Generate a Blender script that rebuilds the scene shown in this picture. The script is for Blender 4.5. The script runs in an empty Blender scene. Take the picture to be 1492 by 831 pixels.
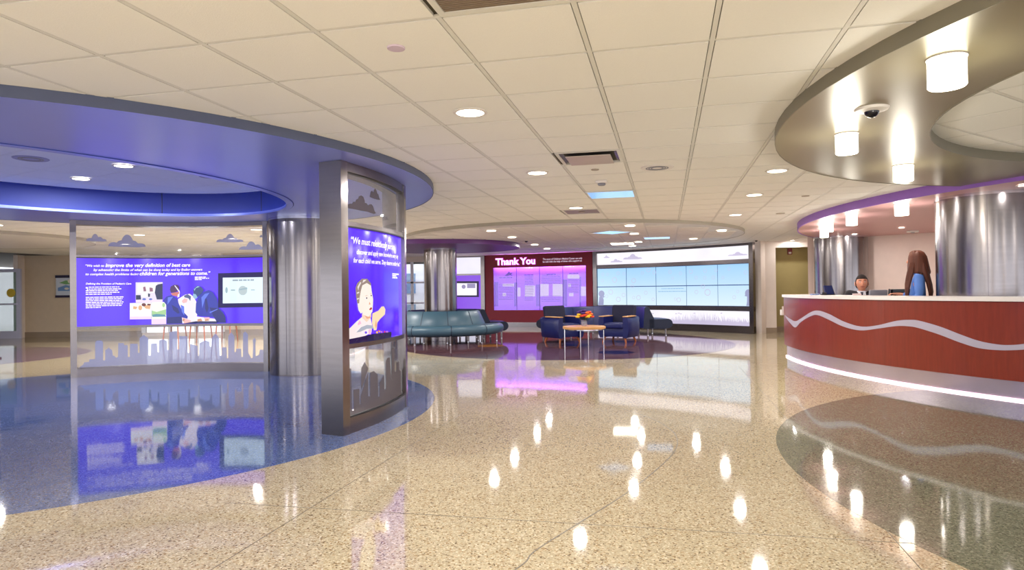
import bpy, bmesh, math, random
from math import sin, cos, pi, radians as R, sqrt, atan2, hypot
from mathutils import Vector, Matrix
random.seed(7)
COL = bpy.context.scene.collection
SC = bpy.context.scene

# ------------------------------------------------------------------ camera
F, PITCH, ROLL, H = 956.07, 7.48188e-03, -1.26764e-02, 1.26
cr, sr, cp, sp = cos(ROLL), sin(ROLL), cos(PITCH), sin(PITCH)
cam = bpy.data.cameras.new('camera'); camo = bpy.data.objects.new('camera', cam); COL.objects.link(camo)
cam.sensor_width = 36; cam.lens = F / 1492 * 36; cam.clip_end = 200; cam.clip_start = .05
rx = Vector((cr, -sr * sp, sr * cp)); up = Vector((-sr, -cr * sp, cr * cp)); fw = Vector((0, cp, sp))
M = Matrix(((rx.x, up.x, -fw.x, 0), (rx.y, up.y, -fw.y, 0), (rx.z, up.z, -fw.z, H), (0, 0, 0, 1)))
camo.matrix_world = M
SC.camera = camo

# ------------------------------------------------------------------ world + exposure
w = bpy.data.worlds.new('World'); SC.world = w; w.use_nodes = True
w.node_tree.nodes['Background'].inputs[0].default_value = (.86, .90, 1, 1)
w.node_tree.nodes['Background'].inputs[1].default_value = 2.2
SC.view_settings.view_transform = 'Standard'; SC.view_settings.look = 'None'
SC.view_settings.exposure = 0.28; SC.view_settings.gamma = 1; SC.view_settings.use_curve_mapping = False
LAMP_W = 23.0          # watts of each recessed downlight
ROOM_W = 115.0          # watts of each 60 cm troffer added unseen behind the camera

# ------------------------------------------------------------------ colour + material helpers
def lin(c):
    return tuple((v / 255 / 12.92) if v / 255 <= .04045 else ((v / 255 + .055) / 1.055) ** 2.4 for v in c)
MATS = {}
def nodes(m):
    m.use_nodes = True; nt = m.node_tree; return nt, nt.nodes['Principled BSDF']
def mat(name, rgb, rough=.5, metal=0., var=.06, scale=6., spec=.5, bump=0., aniso=0., stretch=None, coat=0.):
    if name in MATS: return MATS[name]
    m = bpy.data.materials.new(name); nt, b = nodes(m); c = lin(rgb)
    tc = nt.nodes.new('ShaderNodeTexCoord'); no = nt.nodes.new('ShaderNodeTexNoise'); no.inputs['Scale'].default_value = scale
    no.inputs['Detail'].default_value = 4
    if stretch:
        mp = nt.nodes.new('ShaderNodeMapping'); mp.inputs['Scale'].default_value = stretch
        nt.links.new(tc.outputs['Object'], mp.inputs[0]); nt.links.new(mp.outputs[0], no.inputs['Vector'])
    else: nt.links.new(tc.outputs['Object'], no.inputs['Vector'])
    mx = nt.nodes.new('ShaderNodeMix'); mx.data_type = 'RGBA'
    mx.inputs[6].default_value = (*[v * (1 - var) for v in c], 1); mx.inputs[7].default_value = (*[min(1, v * (1 + var)) for v in c], 1)
    nt.links.new(no.outputs['Fac'], mx.inputs[0]); nt.links.new(mx.outputs[2], b.inputs['Base Color'])
    b.inputs['Roughness'].default_value = rough; b.inputs['Metallic'].default_value = metal
    b.inputs['Specular IOR Level'].default_value = spec; b.inputs['Anisotropic'].default_value = aniso
    b.inputs['Coat Weight'].default_value = coat
    if bump:
        bp = nt.nodes.new('ShaderNodeBump'); bp.inputs['Strength'].default_value = bump; bp.inputs['Distance'].default_value = .01
        nt.links.new(no.outputs['Fac'], bp.inputs['Height']); nt.links.new(bp.outputs[0], b.inputs['Normal'])
    MATS[name] = m; return m
def lit(name, rgb, s=1., rough=.12, base=(10, 10, 14)):
    if name in MATS: return MATS[name]
    m = bpy.data.materials.new(name); nt, b = nodes(m)
    tc = nt.nodes.new('ShaderNodeTexCoord'); no = nt.nodes.new('ShaderNodeTexNoise'); no.inputs['Scale'].default_value = 1.3
    nt.links.new(tc.outputs['Object'], no.inputs['Vector'])
    c = lin(rgb); mx = nt.nodes.new('ShaderNodeMix'); mx.data_type = 'RGBA'
    mx.inputs[6].default_value = (*[v * .88 for v in c], 1); mx.inputs[7].default_value = (*[v * 1.1 for v in c], 1)
    nt.links.new(no.outputs['Fac'], mx.inputs[0]); nt.links.new(mx.outputs[2], b.inputs['Emission Color'])
    b.inputs['Base Color'].default_value = (*lin(base), 1)
    b.inputs['Emission Strength'].default_value = s * (.84 if s < 2 else 1); b.inputs['Roughness'].default_value = rough
    MATS[name] = m; return m
def terrazzo(name, base, chips, rough=.05, scale=115., spec=.5):
    base = tuple(base); chips = [tuple(base[i] * .2 + c[i] * .8 for i in range(3)) for c in chips]; m = bpy.data.materials.new(name); nt, b = nodes(m); N = nt.nodes.new; L = nt.links.new
    tc = N('ShaderNodeTexCoord'); v = N('ShaderNodeTexVoronoi'); v.inputs['Scale'].default_value = scale
    L(tc.outputs['Object'], v.inputs['Vector'])
    v2 = N('ShaderNodeTexVoronoi'); v2.inputs['Scale'].default_value = scale * 2.1; L(tc.outputs['Object'], v2.inputs['Vector'])
    sx = N('ShaderNodeSeparateColor'); L(v.outputs['Color'], sx.inputs[0])
    ra = N('ShaderNodeValToRGB'); ra.color_ramp.interpolation = 'CONSTANT'; e = ra.color_ramp.elements
    e[0].position = 0; e[0].color = (*lin(base), 1)
    e[1].position = .45; e[1].color = (*lin([min(255, c * 1.07) for c in base]), 1)
    p = .64
    for c in chips:
        q = e.new(p); q.color = (*lin(c), 1); p += .36 / len(chips)
    L(sx.outputs[0], ra.inputs[0])
    s2 = N('ShaderNodeSeparateColor'); L(v2.outputs['Color'], s2.inputs[0])
    r2 = N('ShaderNodeValToRGB'); r2.color_ramp.interpolation = 'CONSTANT'
    r2.color_ramp.elements[0].color = (1, 1, 1, 1); r2.color_ramp.elements[1].position = .8; r2.color_ramp.elements[1].color = (.78, .75, .70, 1)
    L(s2.outputs[1], r2.inputs[0])
    mx = N('ShaderNodeMix'); mx.data_type = 'RGBA'; mx.blend_type = 'MULTIPLY'; mx.inputs[0].default_value = 1
    L(ra.outputs[0], mx.inputs[6]); L(r2.outputs[0], mx.inputs[7])
    no = N('ShaderNodeTexNoise'); no.inputs['Scale'].default_value = .55; no.inputs['Detail'].default_value = 3; L(tc.outputs['Object'], no.inputs['Vector'])
    r3 = N('ShaderNodeValToRGB'); r3.color_ramp.elements[0].position = .3; r3.color_ramp.elements[0].color = (.9, .89, .87, 1)
    r3.color_ramp.elements[1].position = .7; r3.color_ramp.elements[1].color = (1.0, 1.0, 1.0, 1); L(no.outputs[0], r3.inputs[0])
    m2 = N('ShaderNodeMix'); m2.data_type = 'RGBA'; m2.blend_type = 'MULTIPLY'; m2.inputs[0].default_value = 1
    L(mx.outputs[2], m2.inputs[6]); L(r3.outputs[0], m2.inputs[7]); L(m2.outputs[2], b.inputs['Base Color'])
    b.inputs['Roughness'].default_value = rough; b.inputs['Specular IOR Level'].default_value = spec
    # faint waviness of the hand-ground surface
    n4 = N('ShaderNodeTexNoise'); n4.inputs['Scale'].default_value = 2.2; L(tc.outputs['Object'], n4.inputs['Vector'])
    bp = N('ShaderNodeBump'); bp.inputs['Strength'].default_value = .04; bp.inputs['Distance'].default_value = .02
    L(n4.outputs[0], bp.inputs['Height']); L(bp.outputs[0], b.inputs['Normal'])
    MATS[name] = m; return m
def clear(name, rgb, alpha, gloss=1.0, rough=.03):
    """pane: transparent film with a physically plausible fresnel reflection; alpha is how much the coloured film covers"""
    m = bpy.data.materials.new(name); m.use_nodes = True; nt = m.node_tree; N = nt.nodes.new; L = nt.links.new
    nt.nodes.remove(nt.nodes['Principled BSDF']); out = nt.nodes['Material Output']
    tr = N('ShaderNodeBsdfTransparent'); di = N('ShaderNodeBsdfDiffuse'); no = N('ShaderNodeTexNoise'); no.inputs['Scale'].default_value = 40
    mx = N('ShaderNodeMix'); mx.data_type = 'RGBA'; c = lin(rgb)
    mx.inputs[6].default_value = (*[v * .95 for v in c], 1); mx.inputs[7].default_value = (*[min(1, v * 1.05) for v in c], 1)
    L(no.outputs[0], mx.inputs[0]); L(mx.outputs[2], di.inputs[0])
    a = N('ShaderNodeMixShader'); a.inputs[0].default_value = alpha; L(tr.outputs[0], a.inputs[1]); L(di.outputs[0], a.inputs[2])
    g = N('ShaderNodeBsdfGlossy'); g.inputs['Roughness'].default_value = rough; fr = N('ShaderNodeFresnel'); fr.inputs[0].default_value = 1.45
    mu = N('ShaderNodeMath'); mu.operation = 'MULTIPLY'; mu.use_clamp = True; mu.inputs[1].default_value = gloss * 1.9
    ge = N('ShaderNodeNewGeometry'); iv = N('ShaderNodeMath'); iv.operation = 'SUBTRACT'; iv.inputs[0].default_value = 1; L(ge.outputs['Backfacing'], iv.inputs[1]); m2 = N('ShaderNodeMath'); m2.operation = 'MULTIPLY'; L(iv.outputs[0], m2.inputs[1]); L(fr.outputs[0], mu.inputs[0])
    s = N('ShaderNodeMixShader'); L(mu.outputs[0], m2.inputs[0]); L(m2.outputs[0], s.inputs[0]); L(a.outputs[0], s.inputs[1]); L(g.outputs[0], s.inputs[2])
    L(s.outputs[0], out.inputs[0]); MATS[name] = m; return m

# ------------------------------------------------------------------ object helpers
def tag(o, label=None, cat=None, group=None, kind=None):
    if label: o['label'] = label
    if cat: o['category'] = cat
    if group: o['group'] = group
    if kind: o['kind'] = kind
    return o
def empty(name, loc=(0, 0, 0), rz=0, parent=None):
    o = bpy.data.objects.new(name, None); COL.objects.link(o); o.location = loc; o.rotation_euler = (0, 0, rz); o.empty_display_size = .1
    if parent: o.parent = parent
    return o
def thing(name, label, cat, loc=(0, 0, 0), rz=0, group=None):
    return tag(empty(name, loc, rz), label, cat, group)
def link(name, me, m, parent=None, loc=None):
    o = bpy.data.objects.new(name, me); COL.objects.link(o)
    if m is not None and not me.materials: me.materials.append(m)
    if parent: o.parent = parent
    if loc: o.location = loc
    return o
def copy_tree(o, parent=None):
    c = o.copy(); COL.objects.link(c); c.parent = parent
    for ch in list(o.children): copy_tree(ch, c)
    return c
class MB:
    """collects simple solids into one mesh"""
    def __init__(s): s.v = []; s.f = []
    def add(s, vs, fs):
        n = len(s.v); s.v += [tuple(v) for v in vs]; s.f += [tuple(i + n for i in f) for f in fs]; return s
    def box(s, x0, x1, y0, y1, z0, z1, rz=0, org=(0, 0)):
        vs = []
        for z in (z0, z1):
            for x, y in ((x0, y0), (x1, y0), (x1, y1), (x0, y1)):
                vs.append((org[0] + x * cos(rz) - y * sin(rz), org[1] + x * sin(rz) + y * cos(rz), z))
        return s.add(vs, [(3, 2, 1, 0), (4, 5, 6, 7), (0, 1, 5, 4), (1, 2, 6, 5), (2, 3, 7, 6), (3, 0, 4, 7)])
    def lathe(s, prof, n=24, org=(0, 0, 0)):
        """prof (r, z) bottom to top, closed with caps"""
        vs = []; fs = []; k = len(prof)
        for r, z in prof:
            for i in range(n): a = 2 * pi * i / n; vs.append((org[0] + r * cos(a), org[1] + r * sin(a), org[2] + z))
        for j in range(k - 1):
            for i in range(n): fs.append((j * n + i, j * n + (i + 1) % n, (j + 1) * n + (i + 1) % n, (j + 1) * n + i))
        fs.append(tuple(range(n - 1, -1, -1))); fs.append(tuple(range((k - 1) * n, k * n)))
        return s.add(vs, fs)
    def cyl(s, r, z0, z1, org=(0, 0), n=20): return s.lathe([(r, z0), (r, z1)], n, (org[0], org[1], 0))
    def sweep(s, prof, c, a0, a1, n=32):
        """closed profile (r, z) swept round the vertical axis at c from a0 to a1 degrees"""
        vs = []; fs = []; k = len(prof)
        for i in range(n + 1):
            a = R(a0 + (a1 - a0) * i / n)
            for r, z in prof: vs.append((c[0] + r * cos(a), c[1] + r * sin(a), z))
        for i in range(n):
            for j in range(k):
                q = (i * k + j, i * k + (j + 1) % k, (i + 1) * k + (j + 1) % k, (i + 1) * k + j)
                fs.append(q if a1 > a0 else q[::-1])
        fs.append(tuple(range(k)) if a1 > a0 else tuple(range(k - 1, -1, -1)))
        e = tuple(n * k + j for j in range(k)); fs.append(e[::-1] if a1 > a0 else e)
        return s.add(vs, fs)
    def arcbox(s, c, r0, r1, a0, a1, z0, z1, n=16): return s.sweep([(r0, z0), (r0, z1), (r1, z1), (r1, z0)], c, a0, a1, n)
    def tube(s, pts, rad, n=10):
        vs = []; fs = []
        for i, p in enumerate(pts):
            p = Vector(p); a = Vector(pts[max(0, i - 1)]); b = Vector(pts[min(len(pts) - 1, i + 1)]); t = (b - a).normalized()
            u = t.orthogonal().normalized() if i == 0 else (u - t * u.dot(t)).normalized()
            q = t.cross(u); r = rad[i] if isinstance(rad, (list, tuple)) else rad
            for k in range(n): an = 2 * pi * k / n; vs.append(p + (u * cos(an) + q * sin(an)) * r)
        for i in range(len(pts) - 1):
            for k in range(n): fs.append((i * n + k, i * n + (k + 1) % n, (i + 1) * n + (k + 1) % n, (i + 1) * n + k))
        fs.append(tuple(range(n - 1, -1, -1))); fs.append(tuple((len(pts) - 1) * n + k for k in range(n)))
        return s.add(vs, fs)
    def ell(s, c, r, n=16, m=10, fn=None):
        vs = []; fs = []
        for j in range(m + 1):
            t = pi * j / m
            for i in range(n):
                a = 2 * pi * i / n; d = Vector((sin(t) * cos(a), sin(t) * sin(a), -cos(t)))
                p = Vector((c[0] + d.x * r[0], c[1] + d.y * r[1], c[2] + d.z * r[2]))
                vs.append(fn(p, d) if fn else p)
        for j in range(m):
            for i in range(n): fs.append((j * n + i, j * n + (i + 1) % n, (j + 1) * n + (i + 1) % n, (j + 1) * n + i))
        return s.add(vs, fs)
    def rbox(s, x0, x1, y0, y1, z0, z1, r=.03, seg=3, rot=None, org=(0, 0, 0), taper=None):
        bm = bmesh.new(); bmesh.ops.create_cube(bm, size=1)
        for v in bm.verts:
            v.co = Vector(((x0 + x1) / 2 + v.co.x * (x1 - x0), (y0 + y1) / 2 + v.co.y * (y1 - y0), (z0 + z1) / 2 + v.co.z * (z1 - z0)))
            if taper: v.co = taper(v.co)
        bmesh.ops.bevel(bm, geom=bm.edges[:], offset=r, segments=seg, profile=.6, affect='EDGES')
        if rot:
            for v in bm.verts: v.co = rot @ v.co
        for v in bm.verts: v.co += Vector(org)
        bm.verts.index_update(); s.add([v.co for v in bm.verts], [[v.index for v in f.verts] for f in bm.faces]); bm.free(); return s
    def mesh(s, name, smooth=None, uv=None):
        me = bpy.data.meshes.new(name); me.from_pydata(s.v, [], s.f); me.update()
        bm = bmesh.new(); bm.from_mesh(me); bmesh.ops.recalc_face_normals(bm, faces=bm.faces[:])
        if smooth:
            for f in bm.faces: f.smooth = True
            for e in bm.edges:
                if len(e.link_faces) == 2 and e.calc_face_angle(0) > R(smooth): e.smooth = False
        bm.to_mesh(me); bm.free(); return me
    def build(s, name, m, parent=None, smooth=None, loc=None): return link(name, s.mesh(name, smooth), m, parent, loc)

class Arc:
    """a vertical cylinder surface: s runs left to right for the viewer, z up, off towards the viewer"""
    def __init__(s, c, r, a0, d, side): s.c = c; s.R = r; s.a0 = R(a0); s.d = d; s.side = side
    def __call__(s, u, z, off=0):
        a = s.a0 + s.d * u / s.R; r = s.R + s.side * off
        return Vector((s.c[0] + r * cos(a), s.c[1] + r * sin(a), z))
    def at(s, px, py, pick=0):
        """(u, z) of a point of the surface measured off the photograph (art traced on the real panel)"""
        x = (px - 746) / F; y = (415.5 - py) / F; X = x * cr - y * sr; U = x * sr + y * cr; Y = cp - U * sp; Z = sp + U * cp
        A = X * X + Y * Y; B = -2 * (X * s.c[0] + Y * s.c[1]); C = s.c[0] ** 2 + s.c[1] ** 2 - s.R ** 2
        D = B * B - 4 * A * C; D = max(D, 0); t = (-B + (sqrt(D) if s.side < 0 else -sqrt(D))) / (2 * A)
        a = atan2(Y * t - s.c[1], X * t - s.c[0]); da = a - s.a0
        while da > pi: da -= 2 * pi
        while da < -pi: da += 2 * pi
        return (s.d * da * s.R, H + Z * t)
class Flat:
    def __init__(s, o, dirn, nrm): s.o = Vector(o); s.x = Vector(dirn).normalized(); s.n = Vector(nrm).normalized()
    def __call__(s, u, z, off=0): return s.o + s.x * u + Vector((0, 0, z)) + s.n * off
def decal(name, polys, m, surf, off, parent, step=.12, label=None, join=None):
    if join is None: join = name in ('small_print', 'case_small_print', 'printed_grass')
    if not join and len(polys) > 1 and name != 'wave_inlay':
        for p in polys: decal(name, [p], m, surf, off, parent, step, label, True)
        return
    bm = bmesh.new()
    for poly in polys:
        try: bm.faces.new([bm.verts.new((p[0], p[1], 0)) for p in poly])
        except Exception: pass
    xs = [v.co.x for v in bm.verts]; x = min(xs) + step
    bmesh.ops.remove_doubles(bm, verts=bm.verts[:], dist=1e-5) if name in ('wave_inlay', 'bubble_picture') else None
    bmesh.ops.triangulate(bm, faces=bm.faces[:])
    while x < max(xs):
        bmesh.ops.bisect_plane(bm, geom=bm.verts[:] + bm.edges[:] + bm.faces[:], plane_co=(x, 0, 0), plane_no=(1, 0, 0)); x += step
    for v in bm.verts: v.co = surf(v.co.x, v.co.y, off)
    me = bpy.data.meshes.new(name); bm.to_mesh(me); bm.free()
    o = link(name, me, m, parent)
    if label: o['label'] = label
    if name in ('small_print', 'case_small_print', 'printed_grass'): o['kind'] = 'stuff'
    return o
def text(name, body, u, z, size, m, surf, off, parent, width=None, bold=0., shear=0., dz=None):
    """lettering laid on a surface; width fits the line, dz(u) adds a slope"""
    cu = bpy.data.curves.new(name, 'FONT'); cu.body = body; cu.size = size; cu.offset = bold; cu.shear = shear; cu.resolution_u = 3
    o = bpy.data.objects.new(name, cu); COL.objects.link(o); bpy.context.view_layer.update()
    me = bpy.data.meshes.new_from_object(o.evaluated_get(bpy.context.evaluated_depsgraph_get()))
    COL.objects.unlink(o); bpy.data.objects.remove(o); x0 = min(v.co.x for v in me.vertices); x1 = max(v.co.x for v in me.vertices)
    k = width / (x1 - x0) if width else 1
    for v in me.vertices:
        uu = u + (v.co.x - x0) * k; v.co = surf(uu, z + v.co.y + (dz(uu) if dz else 0), off)
    me.materials.clear(); me.materials.append(m)
    return link(name, me, m, parent)
def wordbars(u0, u1, z, h, n=0, rnd=random):
    out = []; u = u0
    while u < u1 - .01:
        l = min(rnd.uniform(1.5, 5) * h, u1 - u); out.append([(u, z), (u + l, z), (u + l, z + h), (u, z + h)]); u += l + h * .55
    return out
def disc(cx, cz, rx_, rz_=None, n=16, a0=0):
    rz_ = rz_ or rx_; return [(cx + rx_ * cos(2 * pi * i / n + a0), cz + rz_ * sin(2 * pi * i / n + a0)) for i in range(n)]
def cloud(cx, cz, w_, h_, bumps, n=40):
    pts = []
    for i in range(n + 1):
        x = -1 + 2 * i / n; y = 0
        for bx, br, bh in bumps:
            q = 1 - ((x - bx) / br) ** 2
            if q > 0: y = max(y, bh * sqrt(q))
        pts.append((cx + x * w_ / 2, cz + y * h_))
    return [(cx - w_ / 2, cz)] + pts[1:-1] + [(cx + w_ / 2, cz), (cx + w_ * .3, cz - h_ * .06), (cx - w_ * .2, cz - h_ * .04)]
CL1 = [(-.7, .3, .35), (-.35, .25, .5), (0, .35, 1), (.35, .25, .5), (.7, .3, .28)]
CL2 = [(-.6, .35, .4), (-.1, .35, 1), (.35, .3, .6), (.75, .25, .3)]

# ------------------------------------------------------------------ materials
STEEL = mat('brushed_steel', (138, 131, 130), .2, 1., .10, 3., stretch=(1, 1, 14))
STEELD = mat('dark_steel', (122, 114, 116), .26, 1., .10, 3., stretch=(1, 1, 14))
CHROME = mat('chrome', (215, 215, 220), .12, 1., .03)
TILE = mat('acoustic_tile', (242, 240, 234), .9, 0, .035, 160., bump=.15)
GRID = mat('ceiling_grid_paint', (224, 222, 214), .5, 0, .03)
SLAB = mat('shadow_gap_dark', (70, 64, 54), .9)
BEIGE = mat('beige_soffit_paint', (174, 168, 154), .6)
BLUES = mat('blue_soffit_paint', (136, 150, 240), .28, 0.2, .06, 1.2)
BLUEF = mat('slate_blue_fascia', (84, 92, 120), .5)
BLUEI = mat('cobalt_fascia', (34, 54, 150), .5)
RECT = mat('lilac_tile', (230, 232, 250), .9, 0, .03, 120.)
OLIVE = mat('olive_soffit_paint', (138, 131, 102), .32, .35, .05, 2.)
OLIVEF = mat('olive_grey_fascia', (128, 122, 104), .5)
PURF = mat('violet_fascia', (150, 104, 196), .5)
PINKS = mat('pink_underside', (206, 158, 160), .4, .1)
PLUM = mat('plum_soffit', (96, 44, 118), .45)
WALLW = mat('warm_white_wall', (226, 214, 204), .8)
WALLP = mat('pinkish_wall', (228, 206, 196), .8)
WALLB = mat('beige_wall', (206, 188, 162), .85)
WALLO = mat('olive_wall', (170, 154, 104), .85)
BASE = mat('stone_baseboard', (150, 132, 112), .35, 0, .3, 60.)
WOOD = mat('cherry_laminate', (128, 46, 28), .3, 0, .25, 5., stretch=(7, 7, .7), coat=.08)
MAROON = mat('maroon_panel', (134, 20, 42), .5, 0, .1, 5.)
WHITE = mat('white_solid_surface', (236, 228, 224), .3)
WAVE = mat('lilac_grey_inlay', (176, 168, 184), .4)
NAVY = mat('navy_upholstery', (12, 22, 84), .42, 0, .12, 9., bump=.05)
NAVYP = mat('dark_patterned_fabric', (22, 22, 52), .8, 0, .5, 60.)
TEAL = mat('teal_vinyl', (64, 94, 110), .36, 0, .08, 7.)
SEAM = mat('upholstery_welt', (14, 24, 50), .6)
MAPLE = mat('maple_wood', (206, 152, 92), .35, 0, .12, 4., stretch=(8, 1, 1))
LEGW = mat('orange_wood', (176, 96, 46), .4, 0, .1, 6.)
BLACK = mat('black_plastic', (20, 20, 26), .4)
GREYP = mat('grey_plastic', (130, 130, 138), .45)
WPL = mat('white_plastic', (232, 226, 220), .5)
GLASS = clear('clear_glass', (200, 210, 235), .06)
FROST = clear('frosted_film', (176, 180, 208), .82)
FROSTK = clear('frosted_film_darkened', (104, 96, 100), .88)  # kiosk film darkened in colour, as if seen against bright light
PURPLE = lit('backlit_violet', (88, 46, 240), 1.15)
PURPLEK = lit('backlit_indigo', (82, 28, 242), 1.15)
PRINTW = lit('backlit_white', (255, 244, 255), 1.15)
FLOOR = terrazzo('tan_terrazzo', (192, 178, 150), [(236, 226, 200), (150, 122, 84), (220, 202, 168), (178, 150, 112), (104, 84, 62), (232, 216, 186)])
T_BLUE = terrazzo('blue_terrazzo', (88, 108, 158), [(118, 136, 176), (60, 78, 126), (144, 158, 188), (76, 96, 142)])
T_OLIVE = terrazzo('olive_terrazzo', (124, 124, 106), [(150, 150, 130), (88, 88, 74), (166, 164, 144), (106, 112, 92)])
T_PLUM = terrazzo('plum_terrazzo', (104, 74, 82), [(122, 90, 96), (62, 40, 52), (110, 74, 84)])
T_MAUVE = terrazzo('mauve_terrazzo', (128, 100, 122), [(150, 122, 142), (104, 80, 100)])
T_NAVY = terrazzo('navy_terrazzo', (26, 20, 62), [(40, 34, 84), (18, 14, 44)])
T_GOLD = terrazzo('amber_terrazzo', (170, 108, 40), [(192, 132, 60), (140, 86, 30)])
LAMP = lit('lamp_diffuser', (255, 246, 226), 9.0)
STRIP = mat('divider_strip', (112, 104, 90), .4, .6)

# ------------------------------------------------------------------ floor
floor = MB().box(-22, 20, -6, 34, -.12, 0).build('floor', FLOOR); tag(floor, kind='structure')
def inlay(c, r, m, z=.0012, rr=None, n=96, label=None, parent=floor):
    rr = rr or r; b = MB(); vs = [(c[0] + r * cos(2 * pi * i / n), c[1] + rr * sin(2 * pi * i / n), 0) for i in range(n)]
    vs += [(x, y, z) for x, y, _ in vs]
    b.add(vs, [tuple(range(n, 2 * n)), tuple(range(n - 1, -1, -1))] + [(i, (i + 1) % n, n + (i + 1) % n, n + i) for i in range(n)])
    o = b.build('floor_inlay', m, parent); o['label'] = label; return o
BC, BR = (-4.81, 7.24), 3.93
inlay((-4.874, 7.254), 3.973, T_BLUE, label='large round blue terrazzo inlay under the blue soffit')
inlay((5.946, 3.913), 4.075, T_OLIVE, label='round dark olive terrazzo inlay in front of the desk')
inlay((1.2, 15.5), 3.85, T_PLUM, label='round plum terrazzo inlay under the armchairs')
inlay((-1.82, 16.9), 2.9, T_PLUM, .0018, label='round plum terrazzo inlay under the curved bench')
inlay((2.03, 12.95), .36, T_NAVY, .0026, .36, 40, label='small navy dot right of the coffee table')
inlay((1.42, 14.8), .36, T_NAVY, .0026, .36, 40, label='small navy dot behind the coffee table')
inlay((-.5, 14.9), .3, T_GOLD, .0032, .3, 40, label='small amber dot by the curved bench')
inlay((-11.75, 13.5), 2.6, T_MAUVE, label='mauve terrazzo inlay near the glass door')
def strip(pts, wd=.004):
    b = MB(); vs = []; n = len(pts)
    for i, p in enumerate(pts):
        a = pts[max(0, i - 1)]; c = pts[min(n - 1, i + 1)]; t = Vector((c[0] - a[0], c[1] - a[1])).normalized(); q = Vector((-t.y, t.x)) * wd / 2
        vs += [(p[0] + q.x, p[1] + q.y, .0), (p[0] + q.x, p[1] + q.y, .0010), (p[0] - q.x, p[1] - q.y, .0010), (p[0] - q.x, p[1] - q.y, 0)]
    fs = []
    for i in range(n - 1):
        for k in range(4): fs.append((i * 4 + k, i * 4 + (k + 1) % 4, i * 4 + 4 + (k + 1) % 4, i * 4 + 4 + k))
    b.add(vs, fs); return b.build('divider_strip', STRIP, floor)
def spline(P, k=8):
    out = []
    for i in range(len(P) - 1):
        p0, p1, p2, p3 = P[max(0, i - 1)], P[i], P[i + 1], P[min(len(P) - 1, i + 2)]
        for j in range(k):
            t = j / k
            out.append(tuple(.5 * ((2 * p1[d]) + (-p0[d] + p2[d]) * t + (2 * p0[d] - 5 * p1[d] + 4 * p2[d] - p3[d]) * t * t + (-p0[d] + 3 * p1[d] - 3 * p2[d] + p3[d]) * t ** 3) for d in range(len(p1))))
    return out + [P[-1]]
strip(spline([(-.5, 2.3), (-.004, 2.96), (.096, 3.174), (.371, 3.58), (.654, 3.995), (.928, 4.457), (1.184, 4.947), (1.333, 5.362), (1.392, 5.799), (1.33, 6.353), (1.138, 6.879), (.918, 7.547), (.92, 8.3), (1.12, 9.2), (1.3, 10.2), (1.25, 11.4), (1.2, 11.65)]), .007)
gi = (cos(R(-13.2)), sin(R(-13.2))); gj = (-gi[1], gi[0])
strip([(-1.378 - gj[0] * 3, 3.0 - gj[1] * 3), (-.384 + gj[0] * 4, 7.426 + gj[1] * 4)])
strip([(-1.75, 3.96), (2.4, 3.11)])
strip([(1.2, 1.0), (1.793, 2.906), (3.082, 8.285), (3.6, 10.5)])

# ------------------------------------------------------------------ ceiling: tiles, grid, slab
ZC = 2.4917; T = .61; X0, Y0 = 5.60365, -4.57002
ceiling = MB().box(-22, 20, -6, -3, ZC + .3, ZC + .5).build('ceiling', SLAB)
bpy.data.objects.remove(ceiling)
ceiling = tag(empty('ceiling'), kind='structure')
def gxy(i, j, ang=-13.2, org=None):
    if org is None: return (gi[0] * (i - X0) * T + gj[0] * (j - Y0) * T, gi[1] * (i - X0) * T + gj[1] * (j - Y0) * T)
OC = (5.747, 3.79); OR_ = 3.911; OIC = (5.476, 3.545); OIR = 2.696
def inell(x, y, g=0):     # opening in the blue ring
    dx, dy = x + 5.10, y - 6.93; a = R(153.5); u = dx * cos(a) + dy * sin(a); v = -dx * sin(a) + dy * cos(a)
    return (u / (2.17 + g)) ** 2 + (v / (3.05 + g)) ** 2 < 1
def pix(x, y, z):
    zz = z - H; D = y * cp + zz * sp; U = -y * sp + zz * cp
    if D < .2: return None
    x_ = x / D; u = U / D; return (746 + F * (x_ * cr + u * sr), 415.5 - F * (-x_ * sr + u * cr))
h2 = .2885
tile_me = MB().box(-h2, h2, -h2, h2, -.004, .012).mesh('ceiling_tile'); tile_me.materials.append(TILE)
VENT_CELLS = {(4, -1), (4, 5), (4, 9), (3, 12)}
cells = []
for i in range(-24, 24):
    for j in range(-8, 42):
        x, y = gxy(i + .5, j + .5)
        if y < -5 or x < -21 or x > 19 or y > 26: continue
        if hypot(x - OC[0], y - OC[1]) < OR_ - .55: continue
        if inell(x, y, -.1) or hypot(x - BC[0], y - BC[1]) < BR - .75: continue
        if (i, j) in VENT_CELLS: continue
        p = pix(x, y, ZC); vis = p is not None and -60 < p[0] < 1552 and -60 < p[1] < 400 and hypot(x - 1.35, y - 15.4) > 3.4
        if x > 8 and y > 16: vis = False
        cells.append((0 if vis else 1, hypot(x, y), x, y))
cells.sort()
RZ = R(-13.2)
for k, (nv, d, x, y) in enumerate(cells[:300]):
    if nv: break
    o = link('ceiling_tile', tile_me, None, ceiling, (x, y, ZC)); o.rotation_euler = (0, 0, RZ)
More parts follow.
